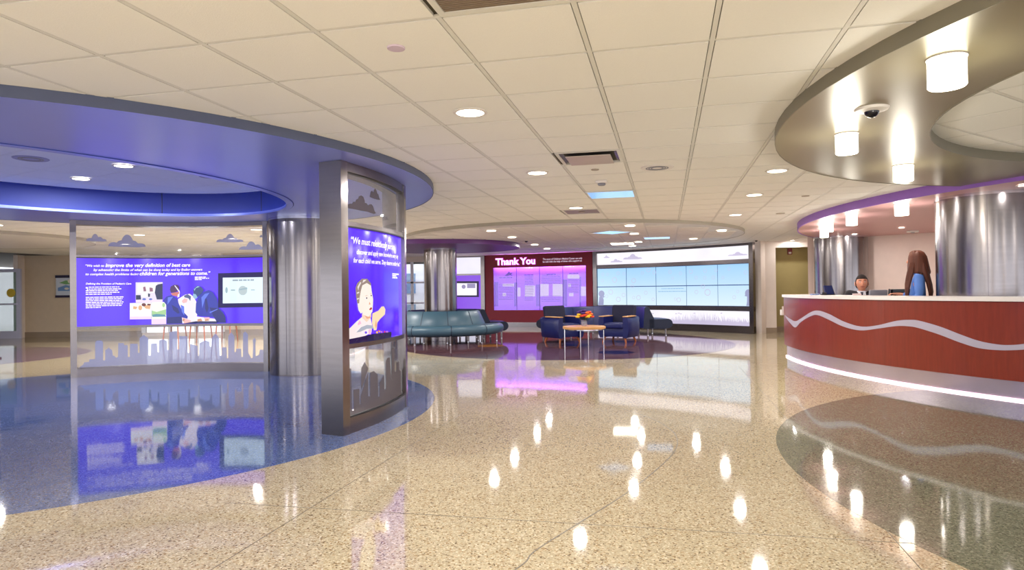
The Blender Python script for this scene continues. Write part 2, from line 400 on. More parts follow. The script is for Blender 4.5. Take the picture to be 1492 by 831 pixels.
# tiles in the olive ring's opening lie on their own, turned grid
oa = R(32.8); om = (cos(oa), sin(oa)); on = (-om[1], om[0]); otiles = []
for a in range(-12, 12):
    for b_ in range(-12, 14):
        u = 5.471 + (a + .5) * T; v = 1.838 + (b_ + .5) * T      # perpendicular offsets of the two line families
        x = om[0] * u + on[0] * v; y = om[1] * u + on[1] * v
        if hypot(x - OIC[0], y - OIC[1]) < OIR + .42 and hypot(x - OC[0], y - OC[1]) < OR_ - .3: otiles.append((x, y))
for x, y in sorted(otiles, key=lambda p: hypot(*p)):
    o = link('ceiling_tile', tile_me, None, ceiling, (x, y, ZC + .001)); o.rotation_euler = (0, 0, oa)
rest = MB()
for nv, d, x, y in cells[300:]: rest.box(-h2, h2, -h2, h2, ZC - .004, ZC + .012, RZ, (x, y))
tag(rest.build('distant_ceiling_tiles', TILE, ceiling), kind='stuff')
# T-bars (one joined piece per direction) cut round the two openings
bars = MB()
def bar(x, y, rz, l, wd, z): bars.box(-l / 2, l / 2, -wd / 2, wd / 2, z, z + .01, rz, (x, y))
for nv, d, x, y in cells:
    bar(x - gj[0] * T / 2, y - gj[1] * T / 2, RZ, T, .020, ZC - .001)
    bar(x - gi[0] * T / 2, y - gi[1] * T / 2, RZ + pi / 2, T, .024, ZC - .0025)
for x, y in otiles:
    bar(x - on[0] * T / 2, y - on[1] * T / 2, oa, T, .022, ZC - .001)
    bar(x - om[0] * T / 2, y - om[1] * T / 2, oa + pi / 2, T, .022, ZC - .002)
tag(bars.build('ceiling_grid', GRID, ceiling), kind='stuff')
# plenum slab above, with a hole over the blue recess
def ringplate(outer, inner, z0, z1, n=96):
    b = MB(); vs = []
    for z in (z0, z1):
        vs += [(*outer(2 * pi * i / n), z) for i in range(n)] + [(*inner(2 * pi * i / n), z) for i in range(n)]
    fs = []
    for i in range(n):
        j = (i + 1) % n
        fs += [(i, j, n + j, n + i), (2 * n + i, 3 * n + i, 3 * n + j, 2 * n + j), (i, 2 * n + i, 2 * n + j, j), (n + i, n + j, 3 * n + j, 3 * n + i)]
    return b.add(vs, fs)
def bell(t, g=0):
    a = R(153.5); u = (2.17 + g) * cos(t - a); v = (3.05 + g) * sin(t - a); return (-5.10 + u * cos(a) - v * sin(a), 6.93 + u * sin(a) + v * cos(a))
def circ(c, r): return lambda t: (c[0] + r * cos(t), c[1] + r * sin(t))
sl = MB()
n = 96
def sq(t):
    dx, dy = cos(t), sin(t); k = min((17 if dx > 0 else 17) / max(abs(dx), 1e-6), (23 if dy > 0 else 13) / max(abs(dy), 1e-6)); return (-4.81 + dx * k, 7.24 + dy * k)
ringplate(sq, circ(BC, 3.6), ZC + .012, ZC + .05).build('plenum_slab', SLAB, ceiling)
MB().box(8, 20, -6, 27, ZC + .013, ZC + .05).build('plenum_slab', SLAB, ceiling)

# --- blue ring soffit with raised recess
def part(b, name, m, parent, smooth=30, label=None):
    o = b.build(name, m, parent, smooth)
    if label: o['label'] = label
    return o
bs = empty('soffit', (0, 0, 0), 0, ceiling); bs['label'] = 'blue ring soffit over the display panels'
ringplate(circ(BC, BR - .006), lambda t: bell(t), 2.42, 2.485).build('soffit_underside', BLUES, bs)
ringplate(circ(BC, BR), circ(BC, BR - .006), 2.416, ZC, 96).build('soffit_fascia', BLUEF, bs, 40)
ringplate(lambda t: bell(t, .02), lambda t: bell(t, -.004), 2.416, 2.78, 96).build('inner_fascia', BLUEI, bs, 40)
ringplate(lambda t: bell(t, .01), lambda t: bell(t, -.075), 2.412, 2.424, 96).build('added_cove_lip', BLUES, bs, 40)  # lip added to hide the added glow strip
ringplate(lambda t: bell(t, -.069), lambda t: bell(t, -.075), 2.42, 2.448, 96).build('added_cove_lip', BLUES, bs, 40)
ringplate(lambda t: bell(t, -.02), lambda t: bell(t, -.045), 2.424, 2.432, 96).build('added_cove_strip', lit('added_cove_glow', (206, 210, 255), 3.0), bs, 40)  # glowing strip added to brighten the recess, no known lamp there
rt = MB(); vs = [(*bell(2 * pi * i / 96, .05), 2.80) for i in range(96)]; vs += [(x, y, 2.84) for x, y, _ in vs]
rt.add(vs, [tuple(range(96)), tuple(range(191, 95, -1))] + [(i, (i + 1) % 96, 96 + (i + 1) % 96, 96 + i) for i in range(96)]).build('recess_slab', SLAB, bs)
ra = R(59.5); rm = (cos(ra), sin(ra)); rn = (-rm[1], rm[0]); rb = MB(); rbar = MB()
rtile = MB().box(-h2, h2, -h2, h2, 0, .014).mesh('ceiling_tile'); rtile.materials.append(RECT)
for a in range(-20, 20):
    for b_ in range(-20, 30):
        u = 4.17 + .3 + (a + .5) * T; v = 7.535 + (b_ + .5) * T; x = rm[0] * u + rn[0] * v; y = rm[1] * u + rn[1] * v
        if inell(x, y, .42):
            o = link('ceiling_tile', rtile, None, bs, (x, y, 2.76)); o.rotation_euler = (0, 0, ra)
            for (dx, dy, an) in ((-rn[0], -rn[1], ra), (-rm[0], -rm[1], ra + pi / 2)):
                rbar.box(-T / 2, T / 2, -.011, .011, 2.761, 2.77, an, (x + dx * T / 2, y + dy * T / 2))
tag(rbar.build('recess_grid', RECT, bs), kind='stuff')
for a_ in (61, 100, 140): MB().box(-.004, .004, -.004, .004, 2.42, 2.76, 0, bell(R(a_), -.006)).build('fascia_joint', BLACK, bs)

# --- olive ring soffit
os_ = empty('soffit', (0, 0, 0), 0, ceiling); os_['label'] = 'olive ring soffit above the reception desk front'
ringplate(circ(OC, OR_ - .006), circ(OIC, OIR + .004), 2.41, 2.48).build('soffit_underside', OLIVE, os_)
ringplate(circ(OC, OR_), circ(OC, OR_ - .006), 2.406, ZC).build('soffit_fascia', OLIVEF, os_, 40)
ringplate(circ(OIC, OIR + .006), circ(OIC, OIR), 2.406, ZC).build('inner_fascia', OLIVEF, os_, 40)
# --- violet soffit behind it
ps = empty('soffit', (0, 0, 0), 0, ceiling); ps['label'] = 'violet edged soffit over the reception desk'
MB().sweep([(.2, 2.37), (.2, 2.44), (8.03, 2.44), (8.03, 2.37)], (13.04, 9.77), 90, 270, 96).build('soffit_underside', PINKS, ps)
MB().sweep([(8.03, 2.366), (8.03, ZC), (8.05, ZC), (8.05, 2.366)], (13.04, 9.77), 90, 270, 96).build('soffit_fascia', PURF, ps, 40)
# --- beige cloud ceiling over the lounge
CC = (1.38, 15.35); CR = 3.85
def disk_soffit(c, r, z, label, mf, mu, tiles=True):
    e = empty('soffit', (0, 0, 0), 0, ceiling); e['label'] = label
    MB().lathe([(r - .01, z), (r - .01, ZC - .006)], 80, (c[0], c[1], 0)).build('soffit_underside', mu, e)
    ringplate(circ(c, r), circ(c, r - .012), z - .006, ZC).build('soffit_fascia', mf, e, 40)
    if tiles:
        b = MB(); g = MB()
        for i in range(-26, 20):
            for j in range(0, 46):
                x, y = gxy(i + .5, j + .5); q = T * .5
                if hypot(x - c[0], y - c[1]) < r - .42: b.box(-h2, h2, -h2, h2, z - .006, z, RZ, (x, y))
        tag(b.build('cloud_tiles', TILE, e), kind='stuff')
    return e
disk_soffit(CC, CR, 2.43, 'round beige drop ceiling over the lounge', BEIGE, GRID)
disk_soffit((-11.75, 13.6), 2.65, 2.43, 'round beige drop ceiling at far left', BEIGE, GRID, False)
disk_soffit((-1.82, 16.7), 2.03, 2.33, 'plum round drop ceiling over the curved bench', PLUM, PLUM, False)

# ------------------------------------------------------------------ columns
def column(c, r, ztop, label, seams=(), rings=True):
    t = thing('column', label, 'column', (c[0], c[1], 0))
    MB().cyl(r, 0.0, ztop - .03, n=64).build('shaft', STEEL, t, 30)
    MB().cyl(r + .006, ztop - .035, ztop - .002, n=64).build('collar', CHROME, t, 30)
    MB().cyl(r + .004, 0.0, .02, n=64).build('base_ring', STEELD, t, 30)
    for a in seams:
        b = MB().box(-.004, .004, -.002, .002, .02, ztop - .04, R(a) - pi / 2 + pi, (r * cos(R(a)), r * sin(R(a)))); b.build('panel_seam', STEELD, t)
    return t
column((-3.26, 10.42), .56, 2.42, 'brushed steel column between the two violet display panels', (-105, -60, -150))
column((-1.82, 16.7), .417, 2.33, 'brushed steel column rising inside the curved teal bench', (-60, -120))
column((7.47, 14.9), .55, 2.37, 'brushed steel column behind the left end of the reception desk', (-120, -60))
column((6.05, 8.3), .58, 2.37, 'widest brushed steel column at the right edge behind the desk', (-128, -60))

# ------------------------------------------------------------------ violet display panels of the blue ring
RI, RO = 3.42, 3.64
def frame_arc(t, a0, a1, zs, post=.9, ptw=None):
    """rails over the whole arc, posts at both ends"""
    names = ['bottom_rail', 'middle_rail', 'middle_rail', 'top_rail']
    for nm, (z0, z1) in zip(names, zs): MB().arcbox(BC, RI, RO, a0 + post, a1 - post, z0, z1, 24).build(nm, STEELD, t, 30)
    MB().arcbox(BC, RI - .01, RO + .01, a0, a0 + post, 0, 2.418, 3).build('post', STEEL, t, 30)
    MB().arcbox(BC, RI - .01, RO + .01, a1 - post, a1, 0, 2.418, 3).build('post', STEEL, t, 30)
# far left display, seen on its inner face
dl = thing('display_wall', 'long curved backlit violet panel with two surgeons and a screen', 'display')
A0, A1 = 75.0, 124.9
frame_arc(dl, A0, A1, [(0, .13), (.735, .775), (1.85, 1.885), (2.355, 2.418)], 1.4)
a0_, a1_ = A0 + 1.4, A1 - 1.4
MB().arcbox(BC, RI + .03, RO - .03, a0_, a1_, .775, 1.85, 24).build('light_box', PURPLE, dl, 30)
MB().arcbox(BC, RI + .10, RI + .11, a0_, a1_, .13, .735, 24).build('lower_glass', GLASS, dl, 30)
MB().arcbox(BC, RI + .10, RI + .11, a0_, a1_, 1.885, 2.355, 24).build('upper_glass', GLASS, dl, 30)
MB().arcbox(BC, RI + .02, RI + .03, a0_, a1_, 1.838, 1.85, 24).build('lower_trim', BLACK, dl, 30)
SL = Arc(BC, RI + .03, A1, -1, -1)
SG = Arc(BC, RI + .10, A1, -1, -1)
LL = 3.45 * R(A1 - A0)
def P(surf, pts, ox, oy, k): return [surf.at(ox + x / k, oy + y / k) for x, y in pts]
# quote
def tline(surf, body, pxa, pya, pxb, pyb, size, m, parent, bold=.0, shear=.25, off=.004):
    u0, z0 = surf.at(pxa, pya); u1, z1 = surf.at(pxb, pyb)
    return text('lettering', body, u0, 0, size, m, surf, off, parent, u1 - u0, bold, shear, lambda u: z0 + (z1 - z0) * (u - u0) / (u1 - u0))
def q8(px, py): return (px, py)
k2 = 4.973
def C3(x, y): return (100 + x / 4.973, 320 + y / 4.973)
tline(SL, '\u201cWe wish to', *C3(122, 343), *C3(258, 343), .052, PRINTW, dl, .0012)
tline(SL, 'improve the very definition of best care', *C3(266, 344), *C3(882, 341), .078, PRINTW, dl, .0022)
tline(SL, 'by advancing the limits of what can be done today and by finding answers', *C3(180, 373), *C3(970, 370), .052, PRINTW, dl, .0012)
tline(SL, 'to complex health problems facing', *C3(122, 404), *C3(510, 403), .052, PRINTW, dl, .0012)
tline(SL, 'children for generations to come.\u201d', *C3(515, 404), *C3(1028, 400), .078, PRINTW, dl, .0022)
tline(SL, 'Defining the Frontiers of Pediatric Care', *C3(124, 471), *C3(455, 471), .038, PRINTW, dl, .0012)
bars_ = []
def barsline(surf, x0, y, x1, hh):
    a = surf.at(*C3(x0, y)); b = surf.at(*C3(x1, y)); return wordbars(a[0], b[0], a[1], hh)
for x0, y, x1 in [(146, 494, 368), (146, 508, 382), (124, 520, 358), (124, 533, 368), (124, 546, 312)] + [(124, 568 + 12.5 * i, 398 - 7 * (i % 3)) for i in range(6)] + [(124, 643, 234)] + [(915, 421, 995), (915, 430, 1018), (915, 439, 965)]:
    bars_ += barsline(SL, x0, y, x1, .014)
decal('small_print', bars_, PRINTW, SL, .004, dl)
decal('small_print', [P(SL, [(124, 490), (140, 490), (140, 512), (133, 512), (133, 500), (124, 500)], 100, 320, k2)], PRINTW, SL, .004, dl)
# photographs printed on the panel (flat print): tile photographs
def L3(pts): return P(SL, pts, 100, 320, k2)
def ink(rgb, s=1.0): return lit('print_%d_%d_%d' % rgb, rgb, s)
def art(surf, parent, items, ox, oy, k, name='printed_picture', off0=.004, d=.0012, s=1.0):
    o = off0
    for rgb, polys in items:
        decal(name, [P(surf, p, ox, oy, k) for p in polys], ink(rgb, s), surf, o, parent); o += d
def circp(cx, cy, r, ry=None, n=14): ry = ry or r; return [(cx + r * cos(2 * pi * i / n), cy + ry * sin(2 * pi * i / n)) for i in range(n)]
art(SL, dl, [
    ((232, 222, 240), [[(486, 456), (682, 454), (682, 584), (486, 588)]]),
    ((255, 250, 250), [[(500, 465), (640, 460), (640, 530), (500, 535)], [(530, 530), (575, 530), (575, 560), (530, 560)]]),
    ((30, 36, 80), [[(632, 480), (650, 470), (682, 465), (682, 580), (640, 580), (625, 530)], [(488, 548), (522, 548), (526, 580), (488, 582)], [(575, 535), (592, 540), (588, 562), (576, 560)]]),
    ((150, 96, 120), [[(540, 490), (556, 485), (564, 520), (544, 522)], [(586, 492), (610, 496), (612, 522), (588, 524)]]),
    ((90, 110, 200), [circp(548, 578, 14, 8), circp(595, 578, 12, 7)]),
    ((255, 250, 246), [[(444, 606), (602, 602), (602, 702), (444, 706)]]),
    ((232, 176, 130), [circp(520, 640, 14, 18), [(470, 628), (500, 634), (490, 650), (468, 648)], [(540, 625), (596, 618), (590, 650), (560, 646)]]),
    ((110, 40, 40), [circp(546, 618, 16, 12), [(572, 610), (598, 612), (592, 624), (570, 622)]]),
    ((255, 222, 250), [[(444, 704), (602, 702), (602, 722), (444, 724)], [(602, 718), (709, 716), (709, 758), (602, 760)], [(488, 586), (682, 584), (682, 600), (488, 603)]]),
    ((250, 255, 236), [[(604, 600), (709, 598), (709, 718), (604, 720)]]),
    ((170, 214, 150), [[(604, 660), (640, 670), (709, 650), (709, 690), (604, 700)], circp(690, 620, 10, 16)]),
    ((90, 150, 170), [[(608, 690), (640, 684), (700, 690), (709, 704), (610, 706)]]),
], 100, 320, k2)
# surgeons (traced in the crop 220..395, 370..480)
art(SL, dl, [
    ((255, 240, 250), [[(300, 500), (380, 450), (430, 440), (470, 470), (500, 520), (520, 600), (510, 690), (740, 720), (745, 755), (350, 765), (330, 640), (310, 560)]]),
    ((34, 44, 172), [[(135, 515), (175, 470), (230, 455), (290, 495), (315, 560), (345, 620), (410, 690), (405, 715), (345, 700), (350, 768), (175, 772), (178, 640), (170, 560)],
                     [(500, 545), (525, 480), (575, 420), (640, 400), (690, 425), (735, 500), (755, 600), (800, 640), (830, 700), (832, 760), (735, 760), (700, 700), (600, 690), (530, 685), (495, 645)]]),
    ((20, 24, 118), [[(230, 560), (300, 600), (320, 650), (300, 660), (250, 620)], [(180, 700), (340, 690), (350, 768), (178, 770)],
                     [(600, 480), (620, 500), (640, 600), (620, 650), (600, 600)], [(650, 590), (745, 600), (820, 680), (830, 758), (740, 758), (690, 680)]]),
    ((96, 120, 236), [[(190, 480), (250, 470), (215, 520), (185, 560)], [(560, 480), (600, 440), (650, 430), (600, 500), (570, 600)], [(650, 640), (740, 605), (742, 612), (655, 655)], [(330, 560), (370, 580), (372, 680), (345, 640)]]),
    ((72, 22, 92), [[(212, 395), (222, 360), (260, 340), (300, 342), (318, 365), (318, 400), (270, 425), (225, 430)]]),
    ((214, 120, 110), [[(222, 435), (270, 425), (300, 420), (318, 400), (322, 440), (300, 470), (270, 465), (240, 458)]]),
    ((240, 236, 255), [[(262, 350), (270, 346), (322, 410), (326, 440), (318, 430)], [(300, 450), (322, 430), (318, 475), (296, 482)]]),
    ((44, 70, 128), [[(470, 405), (490, 370), (520, 352), (560, 365), (590, 400), (560, 440), (530, 470), (505, 480), (478, 440)]]),
    ((150, 190, 220), [[(480, 390), (520, 356), (545, 362), (500, 380), (486, 410)], [(470, 440), (500, 445), (520, 480), (498, 498), (470, 480)]]),
    ((250, 190, 190), [[(345, 520), (375, 490), (410, 500), (400, 535), (360, 545)], [(350, 700), (390, 715), (450, 735), (430, 765), (370, 765)], [(590, 700), (650, 698), (660, 720), (600, 722)]]),
    ((90, 100, 150), [[(370, 460), (410, 445), (448, 470), (440, 520), (420, 490), (375, 480)]]),
    ((22, 30, 92), [[(440, 752), (500, 742), (740, 742), (735, 764), (350, 770)]]),
    ((206, 150, 110), [[(360, 712), (380, 720), (372, 745), (352, 735)], [(520, 720), (560, 712), (575, 740), (520, 745)], [(600, 722), (640, 716), (650, 735), (605, 740)]]),
], 220, 370, 7.554, off0=.018, s=1.0)
# screen set in the panel
sb = decal('screen_bezel', [L3([(1087, 390), (1443, 380), (1443, 634), (1087, 640)])], mat('indigo_bezel', (34, 16, 92), .3), SL, .020, dl)
decal('screen', [L3([(1122, 422), (1413, 418), (1413, 604), (1122, 608)])], lit('screen_pale', (226, 246, 255), 1.1), SL, .024, dl)
decal('screen_picture', [L3(circp(1268, 515, 32, 34, 18))], ink((190, 205, 208)), SL, .026, dl)
decal('screen_picture', [L3([(1240, 505), (1300, 492), (1302, 504), (1244, 514)]), L3(circp(1150, 512, 9, 22)), L3([(1182, 508), (1212, 508), (1212, 516), (1182, 516)]), L3([(1328, 508), (1356, 508), (1356, 514), (1328, 514)])], ink((160, 186, 196)), SL, .028, dl)
decal('small_print', wordbars(*[SL.at(*C3(1194, 446))[0], SL.at(*C3(1350, 446))[0], SL.at(*C3(1194, 446))[1]], .022), ink((150, 165, 180)), SL, .028, dl)
# frosted clouds and skyline on the glass
def cl(surf, px, py, pw, ph, bumps):
    u0, z = surf.at(px - pw / 2, py); u1, z1 = surf.at(px + pw / 2, py); _, zt = surf.at(px, py - ph); return cloud((u0 + u1) / 2, z, u1 - u0, zt - z, bumps)
decal('frosted_cloud', [cl(SG, 140, 351, 31, 10, CL2), cl(SG, 185, 359, 55, 17, CL1), cl(SG, 335, 353, 40, 12, CL1), cl(SG, 368, 364, 42, 12, CL2), cl(SG, 386, 346, 16, 9, CL2)], FROST, SG, .003, dl)
sky = [(75, 365), (110, 350), (110, 340), (150, 335), (150, 318), (192, 315), (192, 195), (205, 182), (238, 182), (250, 195), (250, 325), (265, 325), (265, 250), (285, 240), (290, 225), (297, 240), (315, 250), (320, 290), (335, 292), (340, 305), (358, 300), (360, 200), (400, 200), (402, 215), (428, 215), (430, 300), (443, 300), (445, 205), (500, 205), (502, 270), (514, 270), (514, 165), (545, 140), (578, 165), (580, 290), (595, 290), (597, 205), (640, 200), (645, 265), (655, 265), (655, 180), (685, 172), (712, 185), (715, 250), (728, 250), (730, 120), (785, 110), (788, 245), (800, 245), (803, 150), (860, 150), (864, 270), (877, 270), (880, 205), (935, 220), (937, 295), (947, 285), (948, 200), (990, 180), (1020, 190), (1024, 225), (1035, 225), (1038, 160), (1065, 130), (1090, 160), (1095, 290), (1110, 290), (1112, 230), (1145, 230), (1148, 310), (1157, 310), (1157, 150), (1178, 120), (1202, 150), (1202, 265), (1213, 265), (1215, 240), (1250, 240), (1253, 300), (1263, 300), (1265, 130), (1280, 115), (1300, 135), (1302, 270), (1325, 310), (1335, 305), (1338, 200), (1334, 180), (1348, 160), (1360, 180), (1354, 200), (1356, 295), (1380, 285), (1388, 245), (1410, 250), (1440, 280), (1443, 330)]
po = [SG.at(100 + x / 4.973, 460 + y / 4.973) for x, y in sky]
po = [(u, z) for u, z in po]; umax = po[-1][0]; po[0] = (po[0][0], .135)
decal('frosted_skyline', [po + [(umax, .135)]], FROST, SG, .003, dl)

# near kiosk, seen on its outer face
dk = thing('display_kiosk', 'tall curved steel kiosk with backlit photo of a child', 'display')
K0, K1 = -24.4, -.2
frame_arc(dk, K0, K1, [(0, .14), (.755, .795), (1.85, 1.89), (2.335, 2.418)], 1.5)
k0_, k1_ = K0 + 1.5, K1 - 1.5
MB().arcbox(BC, RI + .03, RO - .03, k0_, k1_, .795, 1.85, 24).build('light_box', PURPLEK, dk, 30)
MB().arcbox(BC, RO - .05, RO - .04, k0_, k1_, .14, .755, 24).build('lower_glass', GLASS, dk, 30)
MB().arcbox(BC, RO - .05, RO - .04, k0_, k1_, 1.89, 2.335, 24).build('upper_glass', GLASS, dk, 30)
for z0, z1 in ((.135, .147), (2.328, 2.34)): MB().arcbox(BC, RO - .06, RO - .02, k0_, k1_, z0, z1, 24).build('glazing_bead', BLACK, dk, 30)
MB().arcbox(BC, RO - .05, RO + .003, k0_, k1_, 1.838, 1.85, 24).build('glazing_bead', BLACK, dk, 30)
SK = Arc(BC, RO - .03, K0, 1, 1); SKG = Arc(BC, RO - .04, K0, 1, 1)
def C5(x, y): return (495 + x / 8.31, 320 + y / 8.31)
tline(SK, '\u201cWe must relentlessly pursue,', *C5(132, 285), *C5(664, 372), .085, PRINTW, dk, .002)
tline(SK, 'discover and apply new knowledge every day', *C5(200, 418), *C5(704, 473), .062, PRINTW, dk, .0015)
tline(SK, 'for each child we serve. They deserve nothing less.\u201d', *C5(162, 520), *C5(728, 568), .062, PRINTW, dk, .0015)
kb = []
for x0, y, x1 in [(634, 668, 712), (634, 690, 680), (634, 713, 692)]:
    a = SK.at(*C5(x0, y)); b = SK.at(*C5(x1, y)); kb += wordbars(a[0], b[0], a[1], .016)
decal('small_print', kb, PRINTW, SK, .004, dk)
art(SK, dk, [
    ((255, 236, 236), [[(35, 625), (110, 590), (180, 520), (240, 470), (330, 460), (352, 560), (345, 640), (250, 690), (35, 722)]]),
    ((255, 222, 180), [[(355, 430), (420, 400), (455, 355), (480, 352), (497, 385), (492, 440), (440, 490), (410, 530), (400, 612), (372, 616), (350, 540)]]),
    ((255, 214, 190), [[(240, 430), (240, 480), (290, 525), (340, 470), (340, 420)]]),
    ((255, 240, 228), [[(235, 60), (300, 60), (335, 110), (345, 190), (360, 270), (358, 330), (352, 410), (315, 460), (285, 465), (245, 440), (235, 400), (190, 335), (188, 250), (200, 150)], [(190, 340), (225, 350), (240, 420), (225, 432), (200, 395)]]),
    ((150, 130, 122), [[(165, 150), (185, 95), (235, 48), (295, 48), (335, 100), (338, 125), (290, 95), (240, 120), (222, 190), (212, 250), (205, 320), (185, 318), (172, 250)]]),
    ((236, 226, 220), [[(185, 140), (215, 85), (228, 90), (200, 150), (196, 180)], [(250, 60), (285, 58), (270, 75), (240, 95)], [(178, 200), (205, 190), (206, 205), (180, 215)], [(180, 265), (205, 258), (205, 270), (182, 280)]]),
    ((252, 250, 255), [circp(282, 263, 15, 9), circp(332, 236, 11, 8)]),
    ((84, 60, 70), [circp(285, 261, 8, 9), circp(335, 234, 7, 8)]),
    ((206, 160, 140), [[(262, 240), (282, 230), (302, 234), (282, 236)], [(318, 214), (332, 208), (342, 214), (332, 214)]]),
    ((178, 50, 50), [[(310, 385), (330, 362), (342, 368), (340, 384), (318, 396)]]),
    ((232, 170, 140), [[(255, 450), (300, 468), (325, 462), (320, 480), (285, 490)], [(372, 560), (385, 500), (396, 560), (384, 600)], [(312, 300), (326, 330), (306, 334)]]),
    ((250, 190, 220), [[(180, 545), (205, 505), (222, 540), (190, 560)], [(300, 610), (330, 600), (330, 660), (300, 660)]]),
    ((176, 182, 196), [[(165, 640), (220, 580), (285, 555), (340, 562), (360, 595), (280, 600), (210, 632)]]),
    ((16, 12, 70), [[(35, 722), (200, 690), (350, 655), (548, 632), (552, 650), (548, 706), (300, 752), (35, 778)]]),
    ((255, 196, 60), [circp(392, 638, 12), circp(420, 628, 9)]), ((230, 60, 60), [circp(408, 622, 8), circp(474, 632, 9)]),
    ((200, 120, 220), [circp(440, 634, 10), circp(500, 632, 14, 9)]), ((120, 90, 240), [circp(266, 640, 14)]),
], 495, 400, 7.55, off0=.004, d=.001)
kc = []
def C6(x, y): return (480 + x / 6.925, 225 + y / 6.925)
decal('frosted_cloud', [P(SKG, [(172, 525), (185, 505), (205, 498), (225, 500), (238, 478), (258, 482), (268, 455), (285, 452), (295, 425), (318, 415), (340, 430), (352, 465), (355, 490), (372, 495), (388, 515), (402, 505), (420, 503), (438, 525), (452, 570), (468, 595), (445, 602), (380, 580), (320, 570), (250, 555), (190, 545)], 480, 225, 6.925),
                         P(SKG, [(404, 430), (410, 400), (415, 375), (428, 368), (440, 385), (448, 360), (460, 344), (472, 365), (480, 395), (492, 405), (500, 440), (510, 460), (480, 458), (440, 445)], 480, 225, 6.925)], FROSTK, SKG, .003, dk)
ks1 = [(34, 752), (34, 612), (42, 600), (42, 325), (50, 312), (66, 305), (72, 250), (80, 305), (102, 300), (106, 340), (112, 698), (128, 694), (124, 500), (180, 490), (182, 636), (192, 634), (192, 560), (262, 335), (262, 562), (280, 562), (280, 340), (315, 325), (352, 360), (355, 565), (368, 562), (368, 430), (378, 422), (405, 360), (412, 390), (414, 498), (428, 494), (428, 230), (440, 205), (465, 198), (478, 400), (482, 400), (482, 120), (492, 108), (505, 112), (508, 330), (530, 330), (530, 240), (550, 240), (553, 320), (566, 320), (570, 540)]
pk = P(SKG, ks1, 495, 490, 6.39); pk[0] = (pk[0][0], .15)
decal('frosted_skyline', [pk + [(pk[-1][0], .15)], P(SKG, [(197, 480), (197, 300), (230, 240), (262, 300), (258, 318), (200, 500)], 495, 490, 6.39)], FROSTK, SKG, .003, dk, .08)
# a thin post of one more display at the left edge
t = thing('steel_post', 'thin steel post at the left edge of the view', 'post', (-10.42, 13.2, 0))
MB().box(-.03, .03, -.1, .1, 0, 2.40).build('shaft', STEELD, t); MB().box(-.05, .05, -.12, .12, 0, .03).build('foot_plate', STEEL, t)

# ------------------------------------------------------------------ lounge wall: violet TV panel, maroon donor wall, video wall
WC, WR = (-4.24, 9.63), 13.4
def wang(x, y): return math.degrees(atan2(y - WC[1], x - WC[0]))
aT0, aT1, aV1 = 75.6, 59.2, 36.5
def warc(b, a_l, a_r, o0, o1, z0, z1, n=24): return b.arcbox(WC, WR - o1, WR - o0, a_r, a_l, z0, z1, n)
back = MB(); warc(back, 84, 36.2, -.35, -.15, 0, ZC, 60); tag(back.build('wall_back', WALLW), kind='structure')
# maroon wall
dw = thing('donor_wall', 'maroon wall panel with glowing Thank You letters and violet glass case', 'display')
for (z0, z1, l, r_) in ((2.02, 2.46, aT0, aT1), (.16, .57, aT0, aT1), (.57, 2.02, aT0, aT0 - 1.25), (.57, 2.02, aT1 + 1.0, aT1)):
    warc(MB(), l, r_, 0, .06, z0, z1).build('maroon_panel', MAROON, dw, 30)
warc(MB(), aT0, aT1, 0, .05, 0, .16).build('steel_plinth', STEEL, dw, 30)
warc(MB(), aT0, aT1, -.14, -.12, .3, 2.3).build('case_back', lit('case_violet', (150, 96, 244), .8, .5, (196, 140, 250)), dw, 30)
SW = Arc(WC, WR + .12, aT0, -1, -1); SF = Arc(WC, WR - .06, aT0, -1, -1)
def CW(x, y): return (700 + x / 6.924, 360 + y / 6.924)
gl = []; gd = []; bx = []
for x0, y0, x1, y1 in [(225, 370, 340, 400), (450, 390, 552, 500), (605, 375, 690, 500), (730, 375, 830, 500), (880, 280, 1000, 320), (885, 370, 915, 405), (1015, 400, 1065, 495), (895, 460, 940, 498), (375, 410, 405, 500), (225, 465, 260, 500)]:
    gl.append([SW.at(*CW(x0, y1)), SW.at(*CW(x1, y1)), SW.at(*CW(x1, y0)), SW.at(*CW(x0, y0))])
decal('case_picture', gl, lit('case_pale', (226, 206, 250), .95), SW, .01, dw)
for x0, x1, ya, yb in [(180, 340, 380, 540), (440, 545, 300, 550), (610, 820, 290, 380), (610, 820, 500, 560), (880, 1000, 330, 470)]:
    y = ya
    while y < yb:
        a = SW.at(*CW(x0 + 8, y)); b = SW.at(*CW(x1 - 8, y)); bx += wordbars(a[0], b[0], a[1], .018); y += 17
decal('case_small_print', bx, lit('case_ink', (122, 72, 190), .8), SW, .016, dw)
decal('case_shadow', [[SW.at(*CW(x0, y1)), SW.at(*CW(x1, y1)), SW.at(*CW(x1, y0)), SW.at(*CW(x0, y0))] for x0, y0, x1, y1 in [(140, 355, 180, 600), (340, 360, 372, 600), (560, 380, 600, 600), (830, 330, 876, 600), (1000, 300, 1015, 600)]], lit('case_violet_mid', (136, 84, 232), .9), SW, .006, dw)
decal('emblem', [P(SW, [(240, 292), (270, 270), (292, 246), (300, 262), (326, 262), (310, 276), (330, 290), (296, 286), (268, 294)], 700, 360, 6.924)], ink((110, 70, 180)), SW, .014, dw)
for bodyx in ((190, 330, 316), (440, 535, 288), (668, 762, 282), (895, 995, 273)):
    a = SW.at(*CW(bodyx[0], bodyx[2])); b = SW.at(*CW(bodyx[1], bodyx[2])); decal('case_small_print', wordbars(a[0], b[0], a[1], .03), lit('case_ink', (122, 72, 190), .8), SW, .016, dw)
warc(MB(), aT0 - 1.25, aT1 + 1.0, .02, .03, .57, 2.05).build('case_glass', clear('violet_glass', (150, 110, 240), .12), dw, 30)
